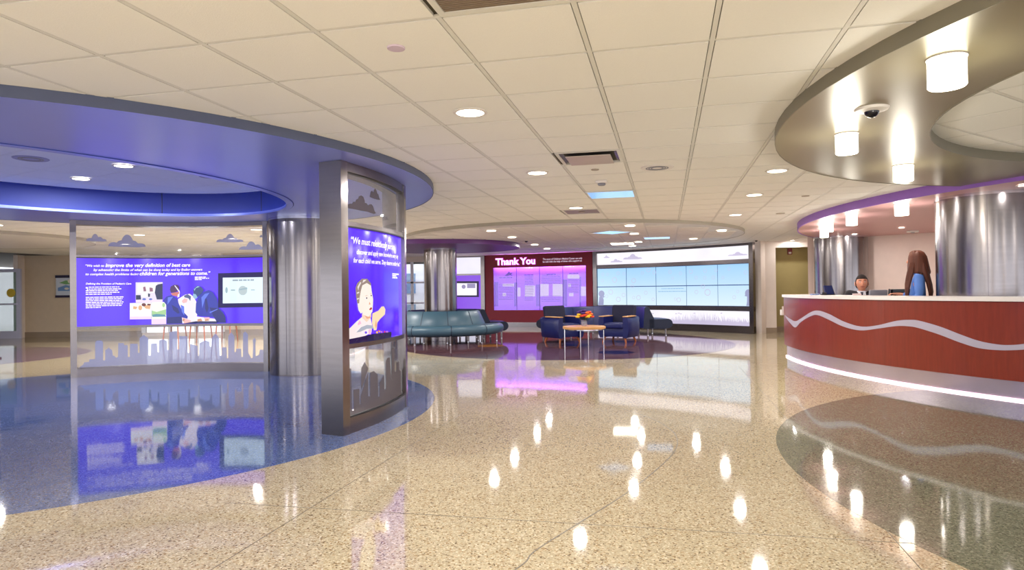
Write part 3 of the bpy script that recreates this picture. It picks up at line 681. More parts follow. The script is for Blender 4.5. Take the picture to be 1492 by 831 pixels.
for k in range(1, 4):
    a = aT0 - 1.25 + (aT1 + 1 - aT0 + 1.25) * k / 4; warc(MB(), a + .03, a - .03, .02, .034, .57, 2.05, 2).build('glass_joint', mat('violet_joint', (96, 60, 160), .4), dw)
warc(MB(), aT0 - 1.3, aT1 + 1.05, -.11, -.03, 2.025, 2.045).build('case_light', lit('case_lamp', (214, 140, 255), 16.), dw, 30)
TYM = lit('thank_you_glow', (255, 226, 255), 1.6); TYH = lit('thank_you_halo', (232, 40, 240), 1.3)
u0, z0 = SF.at(722.5, 386.3); u1, z1 = SF.at(780, 384.6)
for m_, off, bo in ((TYH, .010, .022), (TYM, .03, .010)):
    text('thank_you_letters', 'Thank You', u0 - bo * .4, 0, .31, m_, SF, off, dw, u1 - u0 + bo * .8, bo, 0, lambda u: z0 + (z1 - z0) * (u - u0) / (u1 - u0))
PW2 = lit('pale_lettering', (236, 210, 236), .9)
for body, xa, ya, xb, yb in (("The story of Children\u2019s Medical Center can only", 630, 133, 1028, 122), ('be told with the help of those who support us.', 630, 159, 1026, 146)):
    a = SF.at(*CW(xa, ya)); b = SF.at(*CW(xb, yb)); text('lettering', body, a[0], 0, .088, PW2, SF, .006, dw, b[0] - a[0], .001, 0, lambda u, a=a, b=b: a[1] + (b[1] - a[1]) * (u - a[0]) / (b[0] - a[0]))
# tv panel left of it
tv = thing('tv_panel', 'backlit violet wall panel with a framed television beside the maroon wall', 'display')
warc(MB(), 84, 76.2, 0, .05, .62, 1.78).build('light_box', lit('tv_violet', (134, 70, 226), 1.0), tv, 30)
warc(MB(), 84, 76.2, 0, .04, 1.84, 2.40).build('upper_light_panel', lit('panel_white', (240, 236, 255), 1.0), tv, 30)
warc(MB(), 84, 76.2, 0, .04, .1, .58).build('lower_light_panel', lit('panel_white', (240, 236, 255), 1.0), tv, 30)
for z0, z1 in ((0, .1), (.58, .62), (1.78, 1.84), (2.40, 2.46)): warc(MB(), 84, 76.2, 0, .07, z0, z1).build('rail', STEEL, tv, 30)
warc(MB(), 76.2, 75.62, -.02, .12, 0, 2.46, 2).build('post', STEEL, tv, 30)
warc(MB(), 84.4, 84, -.02, .12, 0, 2.46, 2).build('post', STEEL, tv, 30)
ST = Arc(WC, WR - .05, 84, -1, -1)
def q4(surf, x0, y0, x1, y1): return [surf.at(x0, y1), surf.at(x1, y1), surf.at(x1, y0), surf.at(x0, y0)]
decal('television_bezel', [q4(ST, 664, 410, 698, 433)], mat('violet_black', (40, 20, 92), .3), ST, .03, tv)
decal('television_screen', [q4(ST, 666, 413, 695, 430.5)], lit('tv_screen', (246, 240, 255), 1.1), ST, .036, tv)
decal('television_picture', [P(ST, circp(676, 418, 3, 3), 0, 0, 1), q4(ST, 681, 413.5, 693, 420)], ink((150, 140, 180)), ST, .04, tv)
# video wall
vw = thing('video_wall', 'wide curved wall of ten pale blue video screens with bubbles', 'display')
aV0 = aT1 - .15; bw = .55
for z0, z1, nm in ((0, .2, 'bottom_rail'), (.60, .73, 'middle_rail'), (1.905, 2.02, 'middle_rail'), (2.385, 2.455, 'top_rail')):
    warc(MB(), aV0, aV1, 0, .09, z0, z1, 30).build(nm, STEELD, vw, 30)
for a in (aV0, aV1 + bw): warc(MB(), a, a - bw, 0, .11, 0, 2.455, 2).build('post', STEEL, vw, 30)
LW = lit('light_panel_white', (250, 246, 255), 1.05)
warc(MB(), aV0 - bw, aV1 + bw, 0, .03, .2, .60, 30).build('lower_light_panel', LW, vw, 30)
warc(MB(), aV0 - bw, aV1 + bw, 0, .03, 2.02, 2.385, 30).build('upper_light_panel', LW, vw, 30)
SV = Arc(WC, WR - .06, aV0, -1, -1); SVL = Arc(WC, WR - .03, aV0, -1, -1)
scr_m = bpy.data.materials.new('video_screen_blue'); nt, b = nodes(scr_m)
tc = nt.nodes.new('ShaderNodeTexCoord'); sx = nt.nodes.new('ShaderNodeSeparateXYZ'); nt.links.new(tc.outputs['Object'], sx.inputs[0])
mr = nt.nodes.new('ShaderNodeMapRange'); mr.inputs[1].default_value = .7; mr.inputs[2].default_value = 1.9; nt.links.new(sx.outputs[2], mr.inputs[0])
rp = nt.nodes.new('ShaderNodeValToRGB'); rp.color_ramp.elements[0].color = (*lin((226, 246, 255)), 1); rp.color_ramp.elements[1].color = (*lin((166, 214, 255)), 1)
nt.links.new(mr.outputs[0], rp.inputs[0]); nt.links.new(rp.outputs[0], b.inputs['Emission Color']); b.inputs['Emission Strength'].default_value = .84
b.inputs['Base Color'].default_value = (.01, .01, .02, 1); b.inputs['Roughness'].default_value = .15
av0, av1 = aV0 - bw, aV1 + bw
for i in range(5):
    for j in range(2):
        l = av0 + (av1 - av0) * (i + .014) / 5; r_ = av0 + (av1 - av0) * (i + .986) / 5
        z0 = .73 + j * .5875; warc(MB(), l, r_, 0, .06, z0 + .012, z0 + .5755, 8).build('screen', scr_m, vw, 30)
warc(MB(), av0, av1, -.01, .035, .73, 1.905, 30).build('screen_backing', mat('slate_frame', (56, 84, 140), .4), vw, 30)
bub = []; rng = random.Random(3)
def CV(x, y): return (850 + x / 3.957, 310 + y / 3.957)
for x, y, r_ in [(112, 355, 9), (110, 392, 9), (140, 355, 8), (180, 388, 16), (200, 350, 10), (235, 352, 9), (290, 392, 14), (340, 348, 9), (375, 330, 13), (410, 345, 11), (500, 342, 10), (560, 350, 9), (515, 378, 8), (620, 340, 12), (702, 335, 10), (765, 332, 9), (650, 375, 9), (700, 376, 9), (750, 374, 10), (840, 325, 9), (935, 345, 10), (805, 375, 8), (158, 458, 15), (202, 500, 15), (135, 482, 10), (232, 475, 12), (318, 490, 14), (290, 490, 9), (360, 462, 11), (402, 500, 9), (530, 498, 8), (550, 503, 13), (652, 458, 11), (716, 460, 18), (870, 488, 10), (690, 425, 12), (282, 425, 10), (890, 455, 8)]:
    a = SV.at(*CV(x, y)); rad = r_ * .0052
    ring = disc(a[0], a[1], rad, n=18); inner = disc(a[0], a[1], rad * .82, n=18)
    decal('bubble_picture', [[ring[k], ring[(k + 1) % 18], inner[(k + 1) % 18], inner[k]] for k in range(18)], lit('bubble_white', (212, 206, 236), .95), SV, .003, vw, 9, join=True)
def Pv(pts): return P(SV, pts, 850, 310, 3.957)
decal('child_silhouette', [Pv(circp(105, 468, 17, 19)), Pv([(92, 485), (112, 484), (118, 505), (116, 537), (84, 537), (90, 510)]), Pv([(110, 476), (124, 484), (116, 492)]),
                            Pv(circp(952, 464, 20, 22)), Pv([(944, 484), (966, 484), (974, 505), (974, 537), (940, 537), (944, 512)]), Pv([(936, 470), (930, 480), (942, 484)])], lit('silhouette_lilac', (172, 176, 216), .85), SV, .004, vw, .4)
bb = []
for y, xa, xb in ((441, 450, 580), (457, 432, 592)):
    a = SV.at(*CV(xa, y)); b = SV.at(*CV(xb, y)); bb += wordbars(a[0], b[0], a[1], .02)
decal('small_print', bb, lit('screen_ink', (150, 196, 236), .9), SV, .004, vw)
PALE = lit('cloud_lilac', (214, 204, 232), .95)
decal('printed_cloud', [cl(SVL, *CV(134, 262), 9, 4, CL2), cl(SVL, *CV(285, 270), 28, 8, CL1), cl(SVL, *CV(190, 287), 18, 5, CL2), cl(SVL, *CV(800, 231), 10, 5, CL2), cl(SVL, *CV(890, 250), 29, 6, CL1)], PALE, SVL, .003, vw)
gr = []; rng = random.Random(5)
u = .2; uend = SVL.at(1095, 470)[0]
gr.append([(.15, .2), (uend, .2), (uend, .29), (.15, .29)])
while u < uend - .05:
    hh = rng.uniform(.10, .26) * (.8 + .3 * sin(u * 2.1)); le = rng.uniform(-.05, .05); gr.append([(u, .28), (u + .028, .28), (u + le, .29 + hh)]); u += .022
decal('printed_grass', gr, PALE, SVL, .003, vw, .5)
decal('printed_butterfly', [[SVL.at(*CV(x - 4, y - 4)), SVL.at(*CV(x, y)), SVL.at(*CV(x - 4, y + 4))] for x, y in ((535, 583), (550, 580), (562, 584), (398, 582), (640, 580), (795, 580))] + [[SVL.at(*CV(x + 5, y - 4)), SVL.at(*CV(x + 5, y + 4)), SVL.at(*CV(x, y))] for x, y in ((535, 583), (550, 580), (562, 584), (398, 582), (640, 580), (795, 580))], lit('print_mauve', (190, 176, 210), .9), SVL, .004, vw)

# ------------------------------------------------------------------ right-hand walls, niche
def wallseg(name, p, q, z0, z1, th, m, kind='structure', parent=None):
    a = atan2(q[1] - p[1], q[0] - p[0]); l = hypot(q[0] - p[0], q[1] - p[1]); o = MB().box(0, l, 0, th, z0, z1, a, p).build(name, m, parent)
    if not parent: tag(o, kind=kind)
    return o
NA = (7.13, 17.72); 
wallseg('wall_right', (6.5, 17.86), NA, 0, ZC, .12, WALLW)
nx, ny = gi[0], gi[1]
nb = (NA[0] + nx * 1.0, NA[1] + ny * 1.0)
wallseg('wall_niche_header', NA, (NA[0] + nx * 1.5, NA[1] + ny * 1.5), 2.31, ZC, .12, WALLW)
n0 = (NA[0] + gj[0] * .55, NA[1] + gj[1] * .55)
wallseg('wall_niche', (n0[0] - nx * .3, n0[1] - ny * .3), (n0[0] + nx * .92, n0[1] + ny * .92), 0, ZC, .12, WALLO)
wallseg('wall_niche_side', (NA[0] + nx * .93, NA[1] + ny * .93), (n0[0] + nx * .93, n0[1] + ny * .93), 0, ZC, -.5, WALLO)
wallseg('wall_reception', (7.25, 15.77), (12.2, 10.48), 0, 2.375, .12, WALLP)
wallseg('wall_reception_return', (7.25, 15.77), (8.2, 17.5), 0, ZC, .12, WALLP)
wallseg('baseboard_right', (6.5, 17.835), (NA[0], NA[1] - .02), 0, .15, .02, BASE)
wallseg('baseboard_niche', (n0[0] - nx * .3, n0[1] - ny * .3 - .02), (n0[0] + nx * .92, n0[1] + ny * .92 - .02), 0, .15, .02, BASE)
t = thing('fire_alarm', 'small dark red fire alarm high on the olive niche wall', 'alarm', (7.685, 18.13, 2.14), RZ)
MB().rbox(-.06, .06, -.05, .02, 0, .17, .01, 2).build('housing', mat('alarm_red', (120, 24, 26), .4), t); MB().rbox(-.035, .035, -.06, -.045, .02, .07, .004, 2).build('strobe_lens', WPL, t)

# ------------------------------------------------------------------ left-hand far wall, door, poster
LY = 20.0
wallseg('wall_left', (-14.85, LY), (-11.2, LY), 0, ZC, .12, WALLB)
wallseg('wall_left_return', (-14.85, LY), (-14.80, LY - .35), 0, ZC, -.12, WALLW)
wallseg('wall_entrance', (-22, LY - .3), (-15.95, LY - .3), 0, ZC, .12, WALLB)
wallseg('baseboard_left', (-14.85, LY - .02), (-11.2, LY - .02), 0, .16, .02, BASE)
wallseg('wall_left_inner', (-8.8, LY), (-5.1, LY), 0, ZC, .12, WALLB)
wallseg('baseboard_left_inner', (-8.8, LY - .02), (-5.1, LY - .02), 0, .16, .02, BASE)
dr = tag(empty('door_1', (-15.90, 19.6, 0)), kind='structure')
for nm, a in (('door_stile', (0, .10, -.02, .03, 0, 2.08)), ('door_stile', (1.10, 1.24, -.02, .03, 0, 2.08)), ('door_rail', (.10, 1.10, -.02, .03, 0, .22)), ('door_rail', (.10, 1.10, -.02, .03, 1.98, 2.08)), ('push_bar', (.10, 1.16, -.08, -.04, 1.0, 1.05))):
    MB().box(*a).build(nm, mat('aluminium', (206, 206, 226), .35, .5), dr)
MB().box(.10, 1.10, 0, .01, .22, 1.98).build('door_glass', clear('door_green_glass', (176, 206, 196), .55), dr)
MB().lathe([(.0, 0), (.13, .005), (.13, .015), (0, .02)], 20, (.95, -.01, 1.36)).build('yellow_sticker', mat('sticker_yellow', (220, 190, 60), .5), dr)
dr.children[-1].rotation_euler = (pi / 2, 0, 0); dr.children[-1].location = (0, 1.36 - .02, 1.36 + 0.01); 
for me_ in (dr.children[-1],):
    me_.location = (0, 0, 0); me_.rotation_euler = (0, 0, 0)
    for v in me_.data.vertices: x, y, z = v.co; v.co = (x, -.012 - (z - 1.36), 1.36 + (y + .01))
t = thing('poster', 'small framed poster with dark top and bottom bars on beige wall', 'poster', (-13.88, LY - .03, 1.2))
PO = Flat((-13.88, LY - .03, 1.2), (1, 0, 0), (0, -1, 0))
MB().box(0, .62, -.0, .02, .05, .63).build('sheet', mat('poster_pale', (206, 214, 226), .5), t)
for z0, z1 in ((.60, .68), (0, .07)): MB().box(-.01, .63, -.02, .02, z0, z1).build('poster_bar', mat('navy_trim', (36, 26, 60), .5), t)
def loc(s): return lambda u, z, off: Vector((u, -off, z))
decal('poster_picture', [[(.06, .2), (.56, .2), (.56, .32), (.3, .38), (.06, .3)]], mat('poster_blue', (110, 150, 200), .5), loc(0), .004, t)
decal('poster_picture', [[(.1, .45), (.3, .52), (.52, .5), (.5, .42), (.3, .4)]], mat('poster_green', (120, 170, 110), .5), loc(0), .004, t)
decal('poster_picture', [disc(.42, .5, .06), disc(.33, .27, .07, .035)], mat('poster_cream', (236, 226, 206), .5), loc(0), .006, t)

# windows behind the lounge and the buildings seen through them
def window(name, x0, x1, y, nm, z0=.1, z1=2.3, rows=3):
    t = tag(empty(name, (x0, y, 0)), kind='structure'); W = x1 - x0; fm = mat('window_white', (236, 238, 246), .5)
    MB().box(0, W, -.05, .12, 0, z0).build('window_sill', WALLW, t); MB().box(0, W, -.02, .12, z1, ZC).build('window_head', WALLW, t)
    for k in range(nm + 1):
        x = W * k / nm; MB().box(x - .05, x + .05, 0, .08, z0, z1).build('mullion', fm, t)
    for k in range(nm):
        MB().box(W * k / nm + .05, W * (k + 1) / nm - .05, .035, .045, z0, z1).build('pane', GLASS, t)
    for k in range(1, rows): zz = z0 + (z1 - z0) * k / rows; MB().box(0, W, .0, .07, zz - .03, zz + .03).build('transom', fm, t)
window('window_1', -5.2, -2.75, 23.4, 3)
window('window_2', -11.2, -8.8, 19.9, 3, .1, 2.3, 2)
fac = thing('office_building', 'pale office building seen through the lounge windows', 'building', (-14, 33, -4))
MB().box(0, 16, 0, 6, 0, 14).build('wall', mat('facade_pale', (244, 246, 252), .8), fac)
win_me = MB().box(0, 1.0, -.06, 0, 0, 1.0).mesh('window'); win_me.materials.append(mat('facade_glass', (128, 158, 190), .12, 0, .3, 1.))
for i in range(10):
    for j in range(8): link('window', win_me, None, fac, (.4 + i * 1.55, 0, .5 + j * 1.55))

# ------------------------------------------------------------------ lounge seating
def bench_profile():
    ro = 1.62
    seat = [(1.02, .20), (1.02, .43)] + [(1.49 + .13 * cos(a), .32 + .125 * sin(a)) for a in [R(x) for x in (110, 80, 55, 30, 0, -30, -60, -85)]]
    back = [(.86, .19), (.90, .72), (.93, .76), (.97, .765), (1.005, .74), (1.14, .44), (1.14, .19)]
    return seat, back
def bench(name, label, c, a0, a1, nseg, m, group=None, r_off=0.):
    t = thing(name, label, 'bench', (c[0], c[1], 0), 0, group); seat, back = bench_profile()
    seat = [(r + r_off, z) for r, z in seat]; back = [(r + r_off, z) for r, z in back]
    for k in range(nseg):
        b0 = a0 + (a1 - a0) * k / nseg + .25; b1 = a0 + (a1 - a0) * (k + 1) / nseg - .25
        MB().sweep(seat, (0, 0), b0, b1, 14).build('seat_cushion', m, t, 40); MB().sweep(back, (0, 0), b0, b1, 14).build('backrest', m, t, 40)
    for k in range(nseg + 1):
        am = a0 + (a1 - a0) * k / nseg
        b0, b1 = am - .3, am + .3
        g = [(r + (.004 if r > 1.3 + r_off else 0), z + .003) for r, z in seat]; MB().sweep(g, (0, 0), b0, b1, 1).build('welt', SEAM, t)
        g = [(r + (.004 if r > .93 + r_off else -.004), z + .003) for r, z in back]; MB().sweep(g, (0, 0), b0, b1, 1).build('welt', SEAM, t)
        aa = R(am + (3 if k == 0 else -3 if k == nseg else 0))
        for rr in (1.45 + r_off, .98 + r_off):
            MB().cyl(.026, 0, .20, (rr * cos(aa), rr * sin(aa)), 12).build('leg', STEEL, t, 30)
            MB().cyl(.028, 0, .012, (rr * cos(aa), rr * sin(aa)), 12).build('leg_foot', CHROME, t, 30)
    MB().sweep([(.95 + r_off, .18), (.95 + r_off, .20), (1.45 + r_off, .20), (1.45 + r_off, .18)], (0, 0), a0, a1, 24).build('seat_frame', SEAM, t, 40)
    return t
LBC = (-1.82, 16.7)
bench('curved_bench', 'teal vinyl curved bench wrapping the front of the steel column', LBC, -176, -8, 5, TEAL)
bench('curved_bench', 'dark navy curved bench wrapping the rear of the steel column', (-1.72, 16.95), 6, 174, 5, NAVY)
bench('curved_bench', 'navy curved bench behind the armchairs with its back turned', (2.42, 17.55), -8, 166, 5, NAVY, None, .2)

def armchair():
    t = thing('armchair', '', 'armchair', (0, 0, 0))
    bul = lambda sgn: (lambda co: Vector((co.x, co.y, co.z)))
    for sx_ in (-1, 1):
        # bulging outer side: stacked profile
        b = MB(); prof = [(.12, .0), (.18, .045), (.30, .065), (.45, .06), (.56, .035), (.60, .0)]
        vs = []; fs = []
        ys = [(-.36, .7), (-.33, .95), (-.15, 1), (.15, 1), (.33, .8), (.36, .5)]
        for y, kk in ys:
            for z, o_ in prof: vs.append((sx_ * (.33 + o_ * kk), y, z))
            for z, o_ in reversed(prof): vs.append((sx_ * .24, y, z))
        k = 12
        for i in range(len(ys) - 1):
            for j in range(k): fs.append((i * k + j, i * k + (j + 1) % k, (i + 1) * k + (j + 1) % k, (i + 1) * k + j))
        fs.append(tuple(range(k))); fs.append(tuple((len(ys) - 1) * k + j for j in range(k - 1, -1, -1)))
        b.add(vs, fs).build('arm', NAVY, t, 50)
        MB().rbox(min(sx_ * .235, sx_ * .36), max(sx_ * .235, sx_ * .36), -.37, .2, .60, .622, .009, 2).build('arm_cap', MAPLE, t, 40)
    MB().rbox(-.245, .245, -.33, .30, .14, .34, .02, 2).build('seat_base', NAVY, t, 40)
    MB().rbox(-.24, .24, -.37, .22, .33, .46, .04, 3).build('seat_cushion', NAVY, t, 50)
    rot = Matrix.Rotation(R(-12), 4, 'X')
    MB().rbox(-.29, .29, -.07, .07, 0, .50, .045, 3, rot, (0, .24, .37)).build('back_cushion', NAVYP, t, 50)
    MB().rbox(-.33, .33, -.02, .07, .0, .46, .03, 3, rot, (0, .31, .14)).build('back_shell', NAVY, t, 50)
    for sx_ in (-1, 1):
        for sy_ in (-1, 1):
            MB().tube([(sx_ * .25, sy_ * .26, .14), (sx_ * .29, sy_ * .30, .0)], [.032, .018], 8).build('leg', LEGW, t, 40)
    return t
a1o = armchair(); a1o.location = (1.18, 15.62, 0); a1o.rotation_euler = (0, 0, R(32)); a1o['label'] = 'navy armchair with wooden arm caps left of the coffee table'
a2o = copy_tree(a1o); a2o.location = (2.52, 15.52, 0); a2o.rotation_euler = (0, 0, R(-32)); a2o['label'] = 'navy armchair with wooden arm caps right of the coffee table'
for o in (a1o, a2o): o['group'] = 'armchairs in the lounge'
t = thing('coffee_table', 'round maple coffee table on thin steel legs', 'table', (1.56, 14.3, 0))
MB().lathe([(.44, .395), (.465, .40), (.465, .445), (.455, .452)], 48).build('tabletop', MAPLE, t, 30)
for a in (5, 95, 185, 275): MB().cyl(.011, 0, .4, (.43 * cos(R(a)), .43 * sin(R(a))), 10).build('leg', CHROME, t, 30)
MB().sweep([(.425, .375), (.425, .39), (.435, .39), (.435, .375)], (0, 0), 0, 359.9, 40).build('ring_frame', CHROME, t)
t = thing('flower_vase', 'glass vase of red, yellow and purple flowers on coffee table', 'vase', (1.56, 14.3, .452))
MB().lathe([(.05, 0), (.065, .02), (.07, .07), (.06, .12), (.065, .13)], 20).build('vase', clear('vase_glass', (190, 190, 220), .35), t, 40)
rng = random.Random(11); cols = [('red_petals', (212, 62, 28)), ('yellow_petals', (236, 190, 40)), ('purple_petals', (70, 34, 110)), ('orange_petals', (232, 110, 30))]
spots = [(-.16, -.02, .22, 1), (-.12, .02, .27, 1), (-.05, -.06, .24, 0), (.01, -.07, .26, 0), (.08, -.06, .22, 1), (.13, -.02, .25, 1), (.17, .0, .28, 3), (.13, .03, .33, 0), (.2, .03, .22, 0), (-.07, .03, .35, 2), (0, .0, .37, 2), (.04, .04, .33, 2), (-.12, .05, .33, 2), (.07, -.02, .31, 3), (-.02, -.03, .31, 2)]
for x, y, z, c_ in spots:
    z = .10 + (z - .10) * .9; x *= .86; b = MB().ell((x, y, z), (.026, .026, .024), 8, 5)
    for k in range(7):
        a = 2 * pi * k / 7; b.ell((x + .03 * cos(a), y + .03 * sin(a), z - .004), (.028, .028, .022), 7, 4)
    b.build('flower', mat(cols[c_][0], cols[c_][1], .6), t, 60)
    MB().tube([(x * .15, y * .15, .04), (x * .5, y * .5, z * .6), (x, y, z)], .004, 5).build('stem', mat('stem_green', (40, 70, 30), .6), t)
lf = MB()
for k in range(26):
    a = rng.uniform(0, 6.28); r1 = rng.uniform(.05, .15); z = rng.uniform(.12, .24); p = Vector((r1 * cos(a), r1 * sin(a), z)); q = Vector((cos(a), sin(a), .3)).normalized() * .06; s_ = Vector((-sin(a), cos(a), 0)) * .018
    lf.add([p - q, p + s_, p + q, p - s_, p + Vector((0, 0, .004))], [(0, 1, 4), (1, 2, 4), (2, 3, 4), (3, 0, 4)])
lf.build('leaves', mat('leaf_green', (34, 62, 26), .6), t)

# wooden chairs seen below the left display
def side_chair():
    t = thing('side_chair', '', 'chair', (0, 0, 0))
    for sx_ in (-1, 1):
        MB().tube([(sx_ * .2, -.2, 0), (sx_ * .17, -.17, .43)], [.014, .02], 8).build('leg', LEGW, t); MB().tube([(sx_ * .21, .22, 0), (sx_ * .18, .18, .45), (sx_ * .18, .26, .85)], [.014, .02, .014], 8).build('leg', LEGW, t)
    MB().rbox(-.22, .22, -.22, .22, .43, .48, .02, 2).build('seat', NAVY, t); MB().rbox(-.2, .2, .22, .25, .6, .86, .01, 2).build('backrest', NAVY, t)
    return t
sc = side_chair(); sc.location = (-7.25, 16.9, 0)
lab = ['leftmost wooden legged chair seen under the long violet panel', 'middle wooden legged chair seen under the long violet panel', 'rightmost wooden legged chair seen under the long violet panel']
for k in range(3):
    o = sc if k == 0 else copy_tree(sc); o.location = (-8.7 + k * .62, 16.9 + .1 * k, 0); o['label'] = lab[k]; o['group'] = 'chairs beyond the display panel'

# ------------------------------------------------------------------ reception desk
DC, DR = (11.83, 10.08), 7.15
D0, D1 = 165.6, 228.
rd = thing('reception_desk', 'long curved cherry reception desk with white top and glowing steel base', 'desk')
npan = 7
for k in range(npan):
    l = D0 + (D1 - D0) * k / npan; r_ = D0 + (D1 - D0) * (k + 1) / npan
    MB().arcbox(DC, DR - .05, DR, l + .004, r_ - .004, .215, 1.065, 12).build('front_panel', WOOD, rd, 30)
MB().arcbox(DC, DR - .5, DR + .025, D0 - .2, D1, 1.068, 1.115, 90).build('white_top', WHITE, rd, 30)
MB().arcbox(DC, DR - .10, DR - .05, D0, D1, .02, 1.067, 60).build('carcass', mat('desk_back', (150, 140, 130), .6), rd, 30)
MB().arcbox(DC, DR - .35, DR - .10, D0, D0 + .4, .02, 1.067, 2).build('end_panel', WOOD, rd)
MB().arcbox(DC, DR - .049, DR - .04, D0 + .2, D1, .0, .215, 90).build('steel_kickplate', mat('kick_steel', (216, 202, 216), .26, .85, .1, 3.), rd, 30)
MB().arcbox(DC, DR - .038, DR - .018, D0 + .2, D1, .006, .022, 90).build('light_strip', lit('kick_light', (255, 222, 228), 4.5), rd, 30)
MB().arcbox(DC, DR - .95, DR - .11, D0 + 1.2, 183.0, .71, .745, 30).build('worktop', mat('worktop_grey', (180, 172, 168), .5), rd, 30)
SD = Arc(DC, DR, D0, 1, 1)
def C1(x, y): return (1090 + x / 2.0775, 240 + y / 2.0775)
upw = [(112, 455), (126, 466), (143, 474), (160, 466), (190, 447), (212, 442), (245, 452), (290, 475), (340, 490), (390, 487), (450, 473), (490, 470), (520, 473), (580, 490), (640, 513), (700, 534), (760, 545), (800, 546), (835, 543), (880, 536)]
lww = [(112, 458), (126, 478), (143, 493), (160, 477), (190, 459), (212, 456), (245, 470), (290, 491), (340, 502), (390, 497), (450, 489), (490, 490), (520, 496), (580, 515), (640, 538), (700, 556), (760, 562), (800, 562), (835, 560), (880, 552)]
su = spline([SD.at(*C1(*p)) for p in upw], 5); sl_ = spline([SD.at(*C1(*p)) for p in lww], 5)
ul, zu = su[-1]; _, zl = sl_[-1]
for k in range(1, 40): su.append((ul + k * .08, zu + .05 * sin(k * .25))); sl_.append((ul + k * .08, zl + .07 * sin(k * .22)))
wv = [[sl_[i], sl_[i + 1], su[i + 1], su[i]] for i in range(len(su) - 1)]
decal('wave_inlay', wv, WAVE, SD, .003, rd, 99)
t = thing('leaflet_holder', 'small white holder fixed to the left end of the desk', 'holder', (4.93, 11.91, .74))
MB().box(-.06, .04, -.03, .03, 0, .1).build('tray', WPL, t); MB().box(-.05, .03, -.035, -.03, .03, .16).build('paper', WHITE, t)

# things on and behind the desk
def on_arc(ang, r): return (DC[0] + r * cos(R(ang)), DC[1] + r * sin(R(ang)))
t = thing('card_terminal', 'small dark blue screen on the left end of the white top', 'screen', (5.03, 10.42, 1.115), R(10))
rot = Matrix.Rotation(R(-22), 4, 'X')
MB().rbox(-.075, .075, -.01, .01, 0, .15, .006, 2, rot, (0, -.02, .01)).build('screen', mat('terminal_blue', (30, 44, 90), .25), t, 40); MB().box(-.075, .08, -.02, .11, 0, .015).build('base', BLACK, t)
MB().add([(.078, -.03, .0), (.078, .10, .0), (.078, .05, .155), (.09, -.03, .0), (.09, .10, .0), (.09, .05, .155)], [(0, 1, 2), (5, 4, 3), (0, 3, 4, 1), (1, 4, 5, 2), (2, 5, 3, 0)]).build('side_stand', BLACK, t)
t = thing('pen_tray', 'low pale blue tray with a pen left of the dark screen', 'tray', (4.90, 10.55, 1.115))
MB().rbox(-.09, .02, -.05, .05, 0, .022, .004, 2).build('tray', mat('pale_blue_plastic', (120, 140, 180), .4), t); MB().tube([(-.02, 0, .02), (-.03, 0, .075)], .005, 6).build('pen', BLACK, t)
t = thing('stapler', 'small black stapler between tray and dark screen', 'stapler', (4.93, 10.36, 1.115))
MB().rbox(-.045, .03, -.02, .02, 0, .018, .004, 2).build('base', BLACK, t); MB().rbox(-.035, .03, -.018, .018, .02, .045, .008, 2).build('arm', BLACK, t)
t = thing('monitor', 'grey backed monitor behind the desk in front of the seated man', 'monitor', (5.36, 9.62, .745), R(-6))
MB().rbox(-.15, .10, -.02, .02, .14, .455, .012, 2, Matrix.Rotation(R(10), 4, 'X')).build('screen_housing', GREYP, t, 40); MB().cyl(.02, .01, .2).build('neck', BLACK, t); MB().rbox(-.12, .12, -.08, .08, 0, .015, .005, 2).build('foot', BLACK, t)
MB().add([(.10, -.09, .12), (.17, .05, .12), (.20, .05, .46), (.155, -.03, .46), (.09, -.07, .12), (.16, .07, .12), (.19, .07, .46), (.145, -.01, .46)], [(0, 1, 2, 3), (7, 6, 5, 4), (0, 4, 5, 1), (1, 5, 6, 2), (2, 6, 7, 3), (3, 7, 4, 0)]).build('screen_side', BLACK, t)
t = thing('name_plate', 'small pinkish name plate on the white top before the seated man', 'sign', (5.00, 9.52, 1.115), R(80 + 0))
MB().box(-.02, .02, -.055, .055, 0, .03).build('plate', mat('plate_pink', (214, 190, 186), .5), t)
def office_chair(loc_, rz, label):
    t = thing('office_chair', label, 'chair', loc_, rz)
    b = MB(); mesh = mat('black_mesh', (26, 20, 22), .7)
    MB().rbox(-.24, .24, -.24, .24, .44, .51, .03, 3).build('seat', mesh, t, 40)
    for nm, a in (('back_frame', (-.23, -.20)), ('back_frame', (.20, .23))): MB().rbox(a[0], a[1], .2, .24, .6, 1.16, .01, 2).build(nm, BLACK, t)
    MB().rbox(-.23, .23, .2, .24, 1.12, 1.17, .01, 2).build('back_frame', BLACK, t); MB().rbox(-.21, .21, .215, .225, .6, 1.13, .003, 2).build('backrest', mesh, t)
    MB().tube([(0, .22, .65), (0, .15, .42), (0, 0, .42)], .02).build('back_bracket', BLACK, t)
    MB().cyl(.025, .08, .44).build('gas_lift', CHROME, t)
    for k in range(5):
        a = 2 * pi * k / 5; MB().tube([(0, 0, .1), (.27 * cos(a), .27 * sin(a), .06)], [.022, .014], 8).build('foot', BLACK, t)
        MB().ell((.27 * cos(a), .27 * sin(a), .028), (.024, .024, .027), 10, 6).build('castor', BLACK, t)
    return t
oc = office_chair((5.74, 9.92, .03), R(195), 'empty black mesh office chair right of the seated man')

